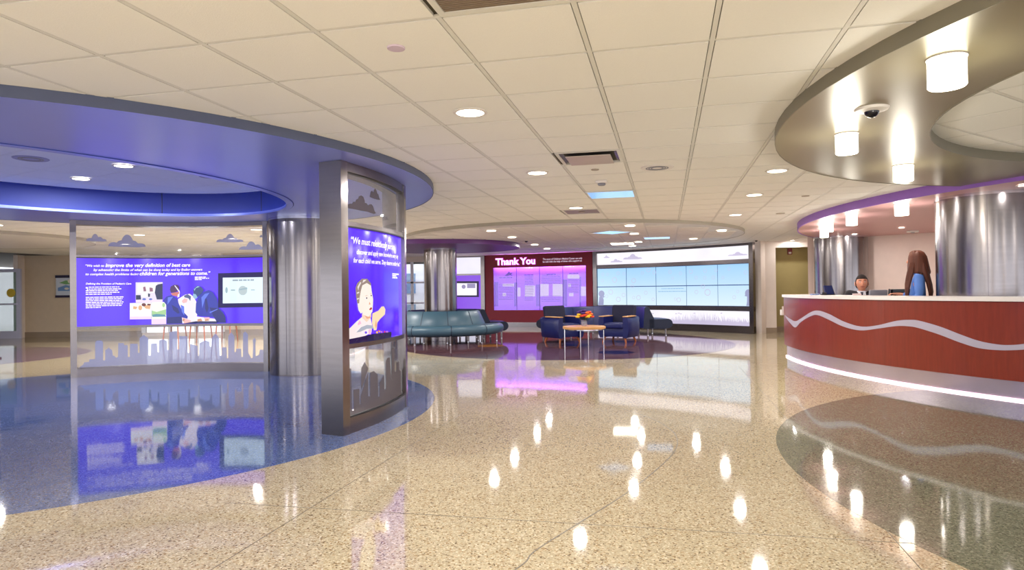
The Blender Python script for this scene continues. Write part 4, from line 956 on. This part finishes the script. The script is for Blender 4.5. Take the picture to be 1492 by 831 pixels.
# ------------------------------------------------------------------ people
def skin(name, V, E, m, parent, root=None, sub=2):
    keys = list(V); me = bpy.data.meshes.new(name); me.from_pydata([V[k][:3] for k in keys], [(keys.index(a), keys.index(b)) for a, b in E], [])
    o = bpy.data.objects.new(name, me); COL.objects.link(o); o.modifiers.new('Skin', 'SKIN')
    if not me.skin_vertices: return o
    for i, k in enumerate(keys):
        r = V[k][3]; me.skin_vertices[0].data[i].radius = r if isinstance(r, tuple) else (r, r); me.skin_vertices[0].data[i].use_root = (k == (root or keys[0]))
    ss = o.modifiers.new('Sub', 'SUBSURF'); ss.levels = sub; ss.render_levels = sub
    bpy.context.view_layer.update()
    m2 = bpy.data.meshes.new_from_object(o.evaluated_get(bpy.context.evaluated_depsgraph_get())); bpy.data.objects.remove(o)
    for p in m2.polygons: p.use_smooth = True
    m2.name = name; m2.materials.clear(); m2.materials.append(m); o = link(name, m2, m, parent); return o
def headfn(c, s):
    """egg head: face towards -Y; jaw narrows, nose, brow and cheeks modelled in the surface"""
    def fn(p, d):
        x, y, z = d; X = x * .074 * s; Y = y * .094 * s; Z = z * .118 * s
        if z < 0: k = 1 + z * .30; X *= k; Y *= (1 + z * (.12 if y < 0 else .35))
        if y < 0:
            nose = math.exp(-(x / .14) ** 2) * math.exp(-((z + .12) / .2) ** 2); Y -= .022 * s * nose
            eye = math.exp(-((abs(x) - .38) / .16) ** 2) * math.exp(-((z - .10) / .12) ** 2); Y += .010 * s * eye
            brow = math.exp(-(x / .55) ** 2) * math.exp(-((z - .28) / .1) ** 2); Y -= .004 * s * brow
            lip = math.exp(-(x / .25) ** 2) * math.exp(-((z + .48) / .09) ** 2); Y -= .007 * s * lip
            chin = math.exp(-(x / .3) ** 2) * math.exp(-((z + .85) / .18) ** 2); Y -= .010 * s * chin
        return Vector((c[0] + X, c[1] + Y, c[2] + Z))
    return fn
def add_head(t, c, s, skinm, hairm, rz=0, rx_=0, long=False, bodyobj=None):
    h = empty('head', c, rz, t) if False else None
    rot = Matrix.Rotation(rz, 4, 'Z') @ Matrix.Rotation(rx_, 4, 'X'); fn = headfn((0, 0, 0), s); Tm = Matrix.Translation(c) @ rot
    b = MB().ell((0, 0, 0), (1, 1, 1), 40, 30, fn)
    for sx_ in (-1, 1): b.ell((sx_ * .078 * s, .012 * s, -.005), (.010 * s, .020 * s, .032 * s), 10, 8)
    b.v = [tuple(Tm @ Vector(v)) for v in b.v]; b.build('face', skinm, bodyobj or t, 60)
    def piece(name, b, m, pr=t): b.v = [tuple(Tm @ Vector(v)) for v in b.v]; return b.build(name, m, pr, 60)
    for sx_ in (-1, 1):
        piece('eye', MB().ell((sx_ * .029 * s, -.080 * s, .012 * s), (.012 * s, .008 * s, .007 * s), 10, 6), mat('eye_white', (236, 230, 226), .2))
        piece('iris', MB().ell((sx_ * .029 * s, -.0865 * s, .012 * s), (.005 * s, .003 * s, .005 * s), 8, 6), BLACK)
        piece('eyebrow', MB().tube([(sx_ * .014 * s, -.093 * s, .033 * s), (sx_ * .03 * s, -.090 * s, .038 * s), (sx_ * .046 * s, -.080 * s, .033 * s)], .0035 * s, 6), hairm)
    piece('mouth', MB().tube([(-.024 * s, -.088 * s, -.052 * s), (0, -.101 * s, -.056 * s), (.024 * s, -.088 * s, -.052 * s)], [.003 * s, .006 * s, .003 * s], 8), mat('lips', (176, 84, 74), .5))
    def hairfn(p, d):
        x, y, z = d; k = 1.10; q = Vector((x * .074 * k * s, y * .094 * k * s + .004 * s, z * .118 * 1.07 * s))
        # pull the cap up off the face
        lim = .048 * s if y < -.25 else (-.02 * s if y < .2 else -.07 * s)
        if q.z < lim: q = Vector((q.x * .86, q.y * .82 + .004 * s, lim))
        return q
    piece('hair', MB().ell((0, 0, 0), (1, 1, 1), 28, 20, hairfn), hairm)
    return Tm
SKIN = mat('skin', (222, 150, 120), .5, 0, .05, 20.)
HAIRD = mat('dark_hair', (34, 24, 22), .85, 0, .3, 60., stretch=(1, 1, .2))
HAIRB = mat('auburn_hair', (98, 50, 32), .6, 0, .55, 50., stretch=(1, 1, .08))
SUIT = mat('charcoal_suit', (34, 34, 42), .8); SHIRTW = mat('white_shirt', (232, 232, 240), .7); TIE = mat('dark_tie', (26, 30, 60), .5)
BLUESH = mat('blue_blouse', (92, 134, 212), .7, 0, .12, 12.); TROU = mat('dark_trousers', (30, 32, 46), .8); SHOE = mat('black_shoe', (16, 15, 16), .35)
def hand(V, E, pre, w_, dirv, palm_n, s=1.):
    """palm and five fingers of unequal length, slightly curled; w_ wrist, dirv pointing direction, palm_n towards the palm"""
    d = Vector(dirv).normalized(); n_ = Vector(palm_n).normalized(); sd = d.cross(n_).normalized(); W = Vector(w_)
    V[pre + 'palm'] = (*(W + d * .055 * s), (.026 * s, .016 * s)); E.append((pre + 'wrist', pre + 'palm'))
    for k, (o_, l) in enumerate(((-.030, .062), (-.010, .073), (.010, .068), (.029, .052))):
        b0 = W + d * .092 * s + sd * o_ * s; b1 = b0 + (d * .9 + n_ * .35) * l * .55 * s; b2 = b1 + (d * .5 + n_ * .8) * l * .5 * s
        V[pre + 'f%da' % k] = (*b0, .0095 * s); V[pre + 'f%db' % k] = (*b1, .0085 * s); V[pre + 'f%dc' % k] = (*b2, .007 * s)
        E += [(pre + 'palm', pre + 'f%da' % k), (pre + 'f%da' % k, pre + 'f%db' % k), (pre + 'f%db' % k, pre + 'f%dc' % k)]
    b0 = W + d * .035 * s - sd * .036 * s; b1 = b0 + (d * .7 - sd * .5 + n_ * .4) * .04 * s; b2 = b1 + (d * .9 + n_ * .4) * .03 * s
    V[pre + 't0'] = (*b0, .011 * s); V[pre + 't1'] = (*b1, .0095 * s); V[pre + 't2'] = (*b2, .008 * s)
    E += [(pre + 'palm', pre + 't0'), (pre + 't0', pre + 't1'), (pre + 't1', pre + 't2')]
def person(label, loc_, rz, J, skinm, hairm, top, bottom, head_s, head_c, head_rz=0, head_rx=0, sleeves=True):
    """J: joint positions (x right, -y forward, z up), all in metres"""
    t = thing('person', label, 'person', loc_, rz)
    V = {'pelvis': (*J['pelvis'], (.13, .10)), 'waist': (*J['waist'], (.115, .085)), 'chest': (*J['chest'], (.14, .10)), 'necklow': (*J['necklow'], (.07, .06)), 'neck': (*J['neck'], .054), 'skull': (*head_c, .062)}
    E = [('pelvis', 'waist'), ('waist', 'chest'), ('chest', 'necklow'), ('necklow', 'neck'), ('neck', 'skull')]
    for s_ in 'LR':
        V[s_ + 'sh'] = (*J[s_ + 'sh'], .052); V[s_ + 'el'] = (*J[s_ + 'el'], .036); V[s_ + 'wrist'] = (*J[s_ + 'wr'], (.026, .020))
        E += [('chest', s_ + 'sh'), (s_ + 'sh', s_ + 'el'), (s_ + 'el', s_ + 'wrist')]
        hand(V, E, s_, J[s_ + 'wr'], J[s_ + 'hd'], J[s_ + 'hn'])
        V[s_ + 'hip'] = (*J[s_ + 'hip'], .085); V[s_ + 'knee'] = (*J[s_ + 'knee'], .055); V[s_ + 'ankle'] = (*J[s_ + 'ankle'], .038); V[s_ + 'toe'] = (*J[s_ + 'toe'], .03)
        E += [('pelvis', s_ + 'hip'), (s_ + 'hip', s_ + 'knee'), (s_ + 'knee', s_ + 'ankle'), (s_ + 'ankle', s_ + 'toe')]
    body = skin('body', V, E, skinm, t, 'pelvis', 2)
    g = 1.16
    V2 = {'waist': (*J['pelvis'], (.150, .118)), 'w2': (*J['waist'], (.135, .105)), 'chest': (*J['chest'], (.165, .122)), 'nl': (J['necklow'][0], J['necklow'][1], J['necklow'][2] - .01, (.115, .09) if top is SUIT else (.085, .07))}
    E2 = [('waist', 'w2'), ('w2', 'chest'), ('chest', 'nl')]
    for s_ in 'LR':
        V2[s_ + 's'] = (*J[s_ + 'sh'], .086 if top is SUIT else .070); V2[s_ + 'e'] = (*J[s_ + 'el'], .060); wv_ = Vector(J[s_ + 'el']).lerp(Vector(J[s_ + 'wr']), .9); V2[s_ + 'w'] = (*wv_, .037)
        E2 += [('chest', s_ + 's'), (s_ + 's', s_ + 'e'), (s_ + 'e', s_ + 'w')]
    skin('jacket' if top is SUIT else 'blouse', V2, E2, top, t, 'waist', 2)
    V3 = {'p': (*J['pelvis'], (.145, .112))}; E3 = []
    for s_ in 'LR':
        V3[s_ + 'h'] = (*J[s_ + 'hip'], .100); V3[s_ + 'k'] = (*J[s_ + 'knee'], .072); V3[s_ + 'a'] = (*J[s_ + 'ankle'], .056); E3 += [('p', s_ + 'h'), (s_ + 'h', s_ + 'k'), (s_ + 'k', s_ + 'a')]
        a = Vector(J[s_ + 'ankle']); q = Vector(J[s_ + 'toe']); MB().rbox(a.x - .045, a.x + .045, q.y - .04, a.y + .07, .0, .075, .028, 3).build('shoe', SHOE, t, 60)
    skin('trousers', V3, E3, bottom, t, 'p', 2)
    Tm = add_head(t, head_c, head_s, skinm, hairm, head_rz, head_rx, False, body)
    return t, Tm
# man: seated behind the desk, facing the lobby (towards -X,-Y)
JM = dict(pelvis=(0, 0, .56), waist=(0, .02, .74), chest=(0, .0, 1.02), necklow=(0, .0, 1.16), neck=(0, -.015, 1.17),
          Lsh=(-.20, .02, 1.15), Rsh=(.20, .02, 1.15), Lel=(-.25, -.10, .80), Rel=(.25, -.10, .80), Lwr=(-.17, -.30, .765), Rwr=(.17, -.30, .765),
          Lhd=(.25, -1, 0), Rhd=(-.25, -1, 0), Lhn=(0, 0, -1), Rhn=(0, 0, -1),
          Lhip=(-.1, -.02, .54), Rhip=(.1, -.02, .54), Lknee=(-.13, -.42, .52), Rknee=(.13, -.42, .52), Lankle=(-.12, -.40, .09), Rankle=(.12, -.40, .09), Ltoe=(-.12, -.52, .04), Rtoe=(.12, -.52, .04))
man, Tm = person('seated man in dark suit, white shirt and tie behind the desk', (5.66, 10.62, 0), R(-28), JM, SKIN, HAIRD, SUIT, TROU, 1.17, (0, -.04, 1.295), R(6), R(-4))
MB().add([(-.05, -.095, 1.175), (.05, -.095, 1.175), (.06, -.145, 1.08), (0, -.16, .98), (-.06, -.145, 1.08), (0, -.02, 1.06)], [(0, 4, 3, 2, 1), (0, 1, 5), (1, 2, 5), (2, 3, 5), (3, 4, 5), (4, 0, 5)]).build('shirt_front', SHIRTW, man)
MB().sweep([(.060, 1.11), (.058, 1.165), (.068, 1.175), (.078, 1.12)], (0, -.018), -85, 265, 24).build('collar', SHIRTW, man, 50)
MB().add([(-.02, -.150, 1.155), (.02, -.150, 1.155), (.015, -.162, 1.11), (.03, -.175, .98), (-.03, -.175, .98), (-.015, -.162, 1.11), (0, -.06, 1.05)], [(0, 5, 2, 1), (5, 4, 3, 2), (0, 1, 6), (1, 2, 6), (2, 3, 6), (3, 4, 6), (4, 5, 6), (5, 0, 6)]).build('tie', TIE, man)
office_chair((5.70, 10.70, 0), R(-28), 'black office chair the man in the suit sits on')
# woman: standing behind the desk, turned away to the left
JW = dict(pelvis=(0, 0, .93), waist=(0, -.01, 1.08), chest=(0, .0, 1.28), necklow=(0, .01, 1.405), neck=(0, .0, 1.45),
          Lsh=(-.155, .01, 1.355), Rsh=(.155, .01, 1.355), Lel=(-.20, -.02, 1.09), Rel=(.20, .02, 1.09), Lwr=(-.15, -.22, 1.13), Rwr=(.19, -.16, 1.0),
          Lhd=(.1, -1, .1), Rhd=(0, -.8, -.4), Lhn=(0, 0, -1), Rhn=(-1, 0, 0),
          Lhip=(-.09, 0, .90), Rhip=(.09, 0, .90), Lknee=(-.095, -.02, .49), Rknee=(.095, .0, .49), Lankle=(-.095, .01, .10), Rankle=(.10, .03, .10), Ltoe=(-.10, -.11, .04), Rtoe=(.11, -.09, .04))
JW = {k: ((v[0] * .94, v[1], v[2]) if k[0] in 'LR' else v) for k, v in JW.items()}
wo, Tw = person('standing woman with long auburn hair and blue blouse behind the desk', (5.58, 9.02, 0), R(-122), JW, SKIN, HAIRB, BLUESH, TROU, 1.0, (0, -.02, 1.585), R(0), R(0))
prof = [(1.728, .02, .02), (1.722, .05, .055), (1.70, .078, .088), (1.65, .097, .112), (1.58, .104, .122), (1.51, .108, .130), (1.45, .112, .137), (1.415, .104, .130), (1.405, .06, .09)]
vs = []; fs = []; nn = 40
for k, (z, ax, ay) in enumerate(prof):
    for i in range(nn):
        t_ = 2 * pi * i / nn; w_ = 1 + .025 * sin(t_ * 11 + k * .5) * min(1, k / 3); vs.append((ax * cos(t_) * w_, .004 * k + ay * sin(t_) * w_ - .012, z + .008 * sin(t_ * 7)))
for k in range(len(prof) - 1):
    for i in range(nn): fs.append((k * nn + i, k * nn + (i + 1) % nn, (k + 1) * nn + (i + 1) % nn, (k + 1) * nn + i))
fs += [tuple(range(nn)), tuple((len(prof) - 1) * nn + i for i in range(nn - 1, -1, -1))]
MB().add(vs, fs).build('hair_crown', HAIRB, wo, 60)
rng = random.Random(4); lk = MB()
for i in range(11):       # locks down the back
    x = -.085 + .17 * i / 10; e_ = rng.uniform(-.03, .05); y = .10 - 3 * x * x
    lk.tube([(x * .9, y * .8, 1.56), (x, y, 1.46), (x, y + .02, 1.36), (x * 1.05, y + .045, 1.26), (x, y + .06, 1.16), (x * .9, y + .055, 1.06 + e_)], [.02, .03, .028, .024, .02, .005], 8)
for sx_ in (-1, 1):       # locks falling before each shoulder
    for k in range(5):
        q = k / 4; lk.tube([(sx_ * .08, -.04 - .04 * q, 1.56), (sx_ * .095, -.06 - .04 * q, 1.45), (sx_ * (.10 - .01 * q), -.085 - .035 * q, 1.36), (sx_ * (.095 - .02 * q), -.105 - .03 * q, 1.27), (sx_ * .085, -.12 - .02 * q, 1.17), (sx_ * .08, -.12 - .02 * q, 1.05 + rng.uniform(-.02, .05))], [.02, .024, .022, .02, .016, .004], 8)
lk.build('long_locks', HAIRB, wo, 60)

# ------------------------------------------------------------------ ceiling fittings
dlab = 'recessed downlight'
def downlight(x, y, z, label, power=None, col=(1, .98, .955), r=.095, group=None, vis=True):
    t = thing('downlight', label, 'light', (x, y, z - .011), 0, group)
    MB().sweep([(r, -.004), (r + .002, .006), (r + .022, .006), (r + .024, -.001)], (0, 0), 0, 360, 28).build('trim_ring', WPL, t, 40)
    MB().cyl(r + .001, -.002, .006, n=28).build('diffuser', LAMP, t)
    L_ = bpy.data.lights.new('lamp', 'AREA'); L_.shape = 'DISK'; L_.size = r * 1.6; L_.energy = power or LAMP_W; L_.color = col
    o = bpy.data.objects.new('lamp', L_); COL.objects.link(o); o.parent = t; o.location = (0, 0, -.006)
    return t
ML = [(-.272, 4.496, 'large round downlight nearest the camera in the tiled ceiling'), (.281, 6.855, 'round downlight in the tiled ceiling left of the square air diffuser'),
      (2.81, 6.912, 'round downlight just beyond the tip of the olive soffit'), (3.232, 8.703, 'second round downlight beyond the olive soffit'),
      (3.792, 11.088, 'third round downlight beyond the olive soffit, near the beige drop ceiling'), (.974, 9.848, 'round downlight just before the beige drop ceiling')]
for x, y, l in ML: downlight(x, y, ZC, l)
DLs = [(-.391, 12.771, 'leftmost downlight at the near edge of the beige drop ceiling'), (.013, 14.398, 'second downlight from left in the beige drop ceiling'), (.596, 16.882, 'downlight above the Thank You wall, left one'),
       (1.004, 18.6, 'downlight above the Thank You wall, right one'), (2.19, 12.089, 'middle downlight at the near edge of the beige drop ceiling'), (2.598, 13.872, 'downlight beside the diamond light panel'),
       (3.172, 16.367, 'downlight above the left half of the video wall'), (3.3, 17.9, 'downlight closest to the video wall'), (4.305, 13.424, 'rightmost downlight in the beige drop ceiling'), (4.3, 15.5, 'downlight before the right end of the video wall')]
for x, y, l in DLs: downlight(x, y, 2.424 if hypot(x - CC[0], y - CC[1]) < CR else ZC, l, LAMP_W * .9, r=.09)
downlight(-5.488, 8.371, 2.76, 'left downlight in the lilac recess of the blue soffit', 40, (.80, .84, 1)); downlight(-4.467, 7.564, 2.76, 'right downlight in the lilac recess of the blue soffit', 40, (.80, .84, 1))
# lamps of the same kind outside the frame and beyond the display panel
for i, (x, y) in enumerate([(-9.3, 15.8), (-7.6, 13.4), (-6.2, 14.6), (-4.9, 12.6), (-6.6, 17.6), (-4.5, 15.6), (-3.4, 13.2)]):
    downlight(x, y, ZC, ['lone downlight at far left by the beige wall', 'nearest left downlight seen through the upper glass with clouds', 'second downlight from left seen through the upper glass with clouds', 'downlight just beyond the long violet panel', 'farthest downlight beyond the long violet panel', 'middle far downlight beyond the long violet panel', 'downlight beyond the column of the blue ring'][i], 58)
for x, y, l in [(-.8, 2.0, 'just above the viewer'), (1.2, .4, 'right over the viewer, right of centre'), (3.8, .4, 'under no soffit, right and behind the viewer'), (-3.0, .6, 'left of the viewer'), (-6.4, 2.6, 'outside the near edge of the blue ring soffit'), (-9.4, 6.4, 'outside the left edge of the blue ring soffit'), (-8.8, 11.2, 'outside the far left edge of the blue ring soffit')]:  # extra unseen downlights added around the viewer for light
    downlight(x, y, ZC, 'added unseen downlight in the tiled ceiling ' + l)
# spots washing the reception
for i, (x, y, z, l) in enumerate([(8.3, 11.6, 2.37, 'small downlight in the pink underside near the wall'), (7.5, 12.6, 2.37, 'small downlight in the pink underside between the columns'), (7.35, 14.05, 2.37, 'spot washing the far reception column'), (5.75, 7.35, 2.37, 'spot washing the near reception column')]):
    downlight(x, y, z, l, 9 if i > 1 else 14, r=.05)
downlight(7.45, 17.4, ZC, 'hidden lamp washing the olive niche', 8, r=.05)
def troffer(x, y, rz, label, power, z=ZC, col=(1, .985, .97), m=None, blue=False, group=None):
    t = thing('light_panel', label, 'light', (x, y, z - .011), rz, group)
    MB().box(-.30, .30, -.30, .30, -.002, .01).build('diffuser', m or LAMP, t)
    for a in ((-.305, .305, -.305, -.285), (-.305, .305, .285, .305), (-.305, -.285, -.285, .285), (.285, .305, -.285, .285)): MB().box(*a, -.004, .01).build('frame', GRID, t)
    if power:
        L_ = bpy.data.lights.new('lamp', 'AREA'); L_.shape = 'SQUARE'; L_.size = .55; L_.energy = power; L_.color = col; o = bpy.data.objects.new('lamp', L_); COL.objects.link(o); o.parent = t; o.location = (0, 0, -.012)
    return t
for x, y, l in [(-1.5, -2.2, 'just left behind the viewer'), (1.5, -2.6, 'just right behind the viewer'), (4.5, -2.4, 'behind the viewer under the olive soffit side'), (-4.5, -1.8, 'behind the viewer, second to the left'), (-8, -.5, 'behind the viewer, farthest left'), (8.2, -1.5, 'behind the viewer, farthest right')]: troffer(x, y, RZ, 'added unseen white light panel ' + l, ROOM_W)  # unseen panels added behind the viewer to brighten the room
for i in range(6):  # unseen piers added to band the reflections in the steel columns
    q = tag(MB().box(-.35, .35, -.3, .3, 0, ZC).build('added_pier', WALLW, None, None, (-15 + i * 6.2, -5.6, 0)), kind='structure')
SKYB = lit('sky_blue_lens', (150, 200, 255), 1.0)
x, y = gxy(4.5, 9.5); troffer(x, y, RZ, 'pale blue square light panel before the beige drop ceiling', 0, m=SKYB)
troffer(2.05, 13.47, RZ + pi / 4, 'pale blue diamond shaped panel in the beige drop ceiling', 0, 2.424, m=SKYB)
troffer(3.35, 15.1, RZ, 'small pale blue panel in the beige drop ceiling toward the video wall', 0, 2.424, m=SKYB)
troffer(2.86, 16.9, RZ, 'white square panel above the centre of the maroon and video walls', 0, 2.424)
# cylinder pendants
cyl_m = lit('frosted_cylinder', (255, 246, 224), 6.0)
pl = [(2.217, 3.317, 2.41, .172, 'largest glowing cylinder light under the olive soffit'), (2.548, 4.961, 2.41, .156, 'middle glowing cylinder light under the olive soffit beside the camera dome'), (3.78, 6.307, 2.41, .172, 'smallest glowing cylinder light under the olive soffit, farthest right'),
      (5.387, 9.041, 2.37, .175, 'rightmost glowing cylinder light under the violet soffit'), (5.42, 10.438, 2.37, .165, 'second from right glowing cylinder light under the violet soffit'), (5.628, 11.64, 2.37, .155, 'third from right glowing cylinder light under the violet soffit'), (6.20, 13.0, 2.37, .155, 'farthest left glowing cylinder light under the violet soffit')]
for x, y, z, d, l in pl:
    t = thing('cylinder_light', l, 'light', (x, y, z), 0, 'cylinder lights over the desk')
    MB().lathe([(d / 2 - .006, -.152), (d / 2, -.146), (d / 2, -.004)], 32).build('shade', cyl_m, t, 40); MB().cyl(d / 2 + .006, -.006, 0, n=32).build('ceiling_plate', WPL, t, 40)
    L_ = bpy.data.lights.new('lamp', 'POINT'); L_.energy = 9; L_.shadow_soft_size = .08; L_.color = (1, .95, .84); o = bpy.data.objects.new('lamp', L_); COL.objects.link(o); o.parent = t; o.location = (0, 0, -.25)
# dome cameras
def dome(x, y, z, s, label):
    t = thing('dome_camera', label, 'camera', (x, y, z)); MB().lathe([(.06 * s, -.022 * s), (.095 * s, -.014 * s), (.105 * s, 0)], 28).build('mounting_ring', WPL, t, 40)
    MB().ell((0, 0, -.02 * s), (.045 * s, .045 * s, .042 * s), 20, 14).build('lens_dome', mat('smoked_dome', (12, 10, 24), .08), t, 60)
dome(2.35, 4.253, 2.41, 1.0, 'security dome camera with white ring on the olive soffit')
dome(.35, 15.4, 2.424, .9, 'small dark dome camera in the beige drop ceiling')
dome(6.42, 17.2, ZC, .8, 'small black dome camera above the right end of the video wall')
# speaker, detector, cover plates
def plate(x, y, z, r, label, m=WPL, cat='cover plate', name='cover_plate', rings=0):
    t = thing(name, label, cat, (x, y, z)); MB().lathe([(r * .97, -.008), (r, -.003), (r, 0)], 28).build('plate', m, t, 40)
    for k in range(rings): rr = r * (.65 - .15 * k); MB().sweep([(rr - .008, -.010), (rr - .008, -.006), (rr + .008, -.006), (rr + .008, -.010)], (0, 0), 0, 360, 28).build('ring', GREYP, t)
plate(-.568, 3.292, ZC - .004, .045, 'pinkish round blank cover near the top of the view', mat('pink_plate', (210, 190, 206), .5))
plate(1.491, 6.665, ZC - .004, .165, 'white round ceiling speaker right of the square diffuser', WPL, 'speaker', 'ceiling_speaker', 3)
plate(.868, 6.732, ZC - .004, .04, 'small grey disc below the square diffuser', mat('taupe_plate', (170, 156, 140), .5))
plate(1.124, 10.417, ZC - .004, .05, 'small grey disc beside the pale blue square light panel', mat('taupe_plate', (170, 156, 140), .5))
plate(4.52, 11.0, ZC - .004, .07, 'small grey disc near the violet soffit tip', mat('taupe_plate', (170, 156, 140), .5))
plate(4.0, 8.9, ZC - .004, .05, 'small grey disc between olive and violet soffits', mat('taupe_plate', (170, 156, 140), .5))
plate(-5.226, 7.141, 2.76, .17, 'left round speaker in the lilac recess', mat('lilac_plate', (150, 152, 196), .5), 'speaker', 'ceiling_speaker', 2)
plate(-3.82, 8.366, 2.76, .15, 'right round dark speaker in the lilac recess', mat('violet_plate', (96, 98, 160), .5), 'speaker', 'ceiling_speaker', 2)
plate(-4.057, 7.9, 2.76, .04, 'tiny dark disc in the lilac recess', mat('violet_plate', (96, 98, 160), .5))
t = thing('smoke_detector', 'small beige box shaped detector under the square diffuser', 'detector', (1.033, 7.445, ZC - .004), RZ)
MB().rbox(-.065, .065, -.065, .065, -.03, 0, .01, 2).build('base', WPL, t); MB().lathe([(.035, -.055), (.045, -.045), (.045, -.03)], 20).build('sensor', GREYP, t)
for x, y in ((8.7, 12.6), (8.2, 13.4)):
    t = thing('ceiling_sensor', 'small white ceiling sensor near the reception wall, ' + ('right one' if x > 8.5 else 'left one'), 'sensor', (x, y, 2.37)); MB().rbox(-.1, .1, -.05, .05, -.04, 0, .01, 2).build('housing', WPL, t); MB().lathe([(.03, -.05), (.04, -.04)], 16).build('lens', GREYP, t)
# air vents
def vent(i, j, label, kind):
    x, y = gxy(i + .5, j + .5); t = thing('air_vent', label, 'vent', (x, y, ZC), RZ); q = .292
    MB().box(-q, q, -q, q, .02, .03).build('dark_back', mat('vent_dark', (40, 34, 32), .8), t)
    for a in ((-q, q, -q, -q + .03), (-q, q, q - .03, q), (-q, -q + .03, -q + .03, q - .03), (q - .03, q, -q + .03, q - .03)): MB().box(*a, -.006, .02).build('frame', GRID, t)
    if kind == 'grille':
        m = mat('grille_taupe', (150, 132, 112), .5, .3)
        for k in range(30): yy = -.25 + k * .0175; MB().box(-.26, .26, yy, yy + .010, -.002, .006).build('louvre', m, t)
    elif kind == 'plaque':
        for s_ in (-1, 1):
            MB().add([(s_ * .262, -.26, .0), (s_ * .262, .26, 0), (s_ * .21, .21, .02), (s_ * .21, -.21, .02)], [(0, 1, 2, 3)]).build('diffuser_cone', STEELD, t)
        MB().rbox(-.205, .205, -.205, .205, -.03, -.02, .003, 2).build('centre_plaque', mat('plaque_pinkish', (196, 180, 170), .35), t)
        for sx_ in (-1, 1): MB().box(sx_ * .15 - .01, sx_ * .15 + .01, -.01, .01, -.02, .02).build('hanger', STEELD, t)
    else: MB().box(-.262, .262, -.262, .262, .0, .006).build('face_plate', mat('vent_lilac', (150, 138, 146), .5), t)
vent(4, -1, 'taupe return air grille at the top of the view', 'grille')
vent(4, 5, 'square air diffuser with pinkish centre plaque', 'plaque')
vent(3, 12, 'dim square vent left of the beige drop ceiling', 'flat')
tag(MB().box(-.12, 0, 6, 19.7, 0, ZC).build('wall_far_left', WALLB, None, None, (-21.8, 0, 0)), kind='structure')
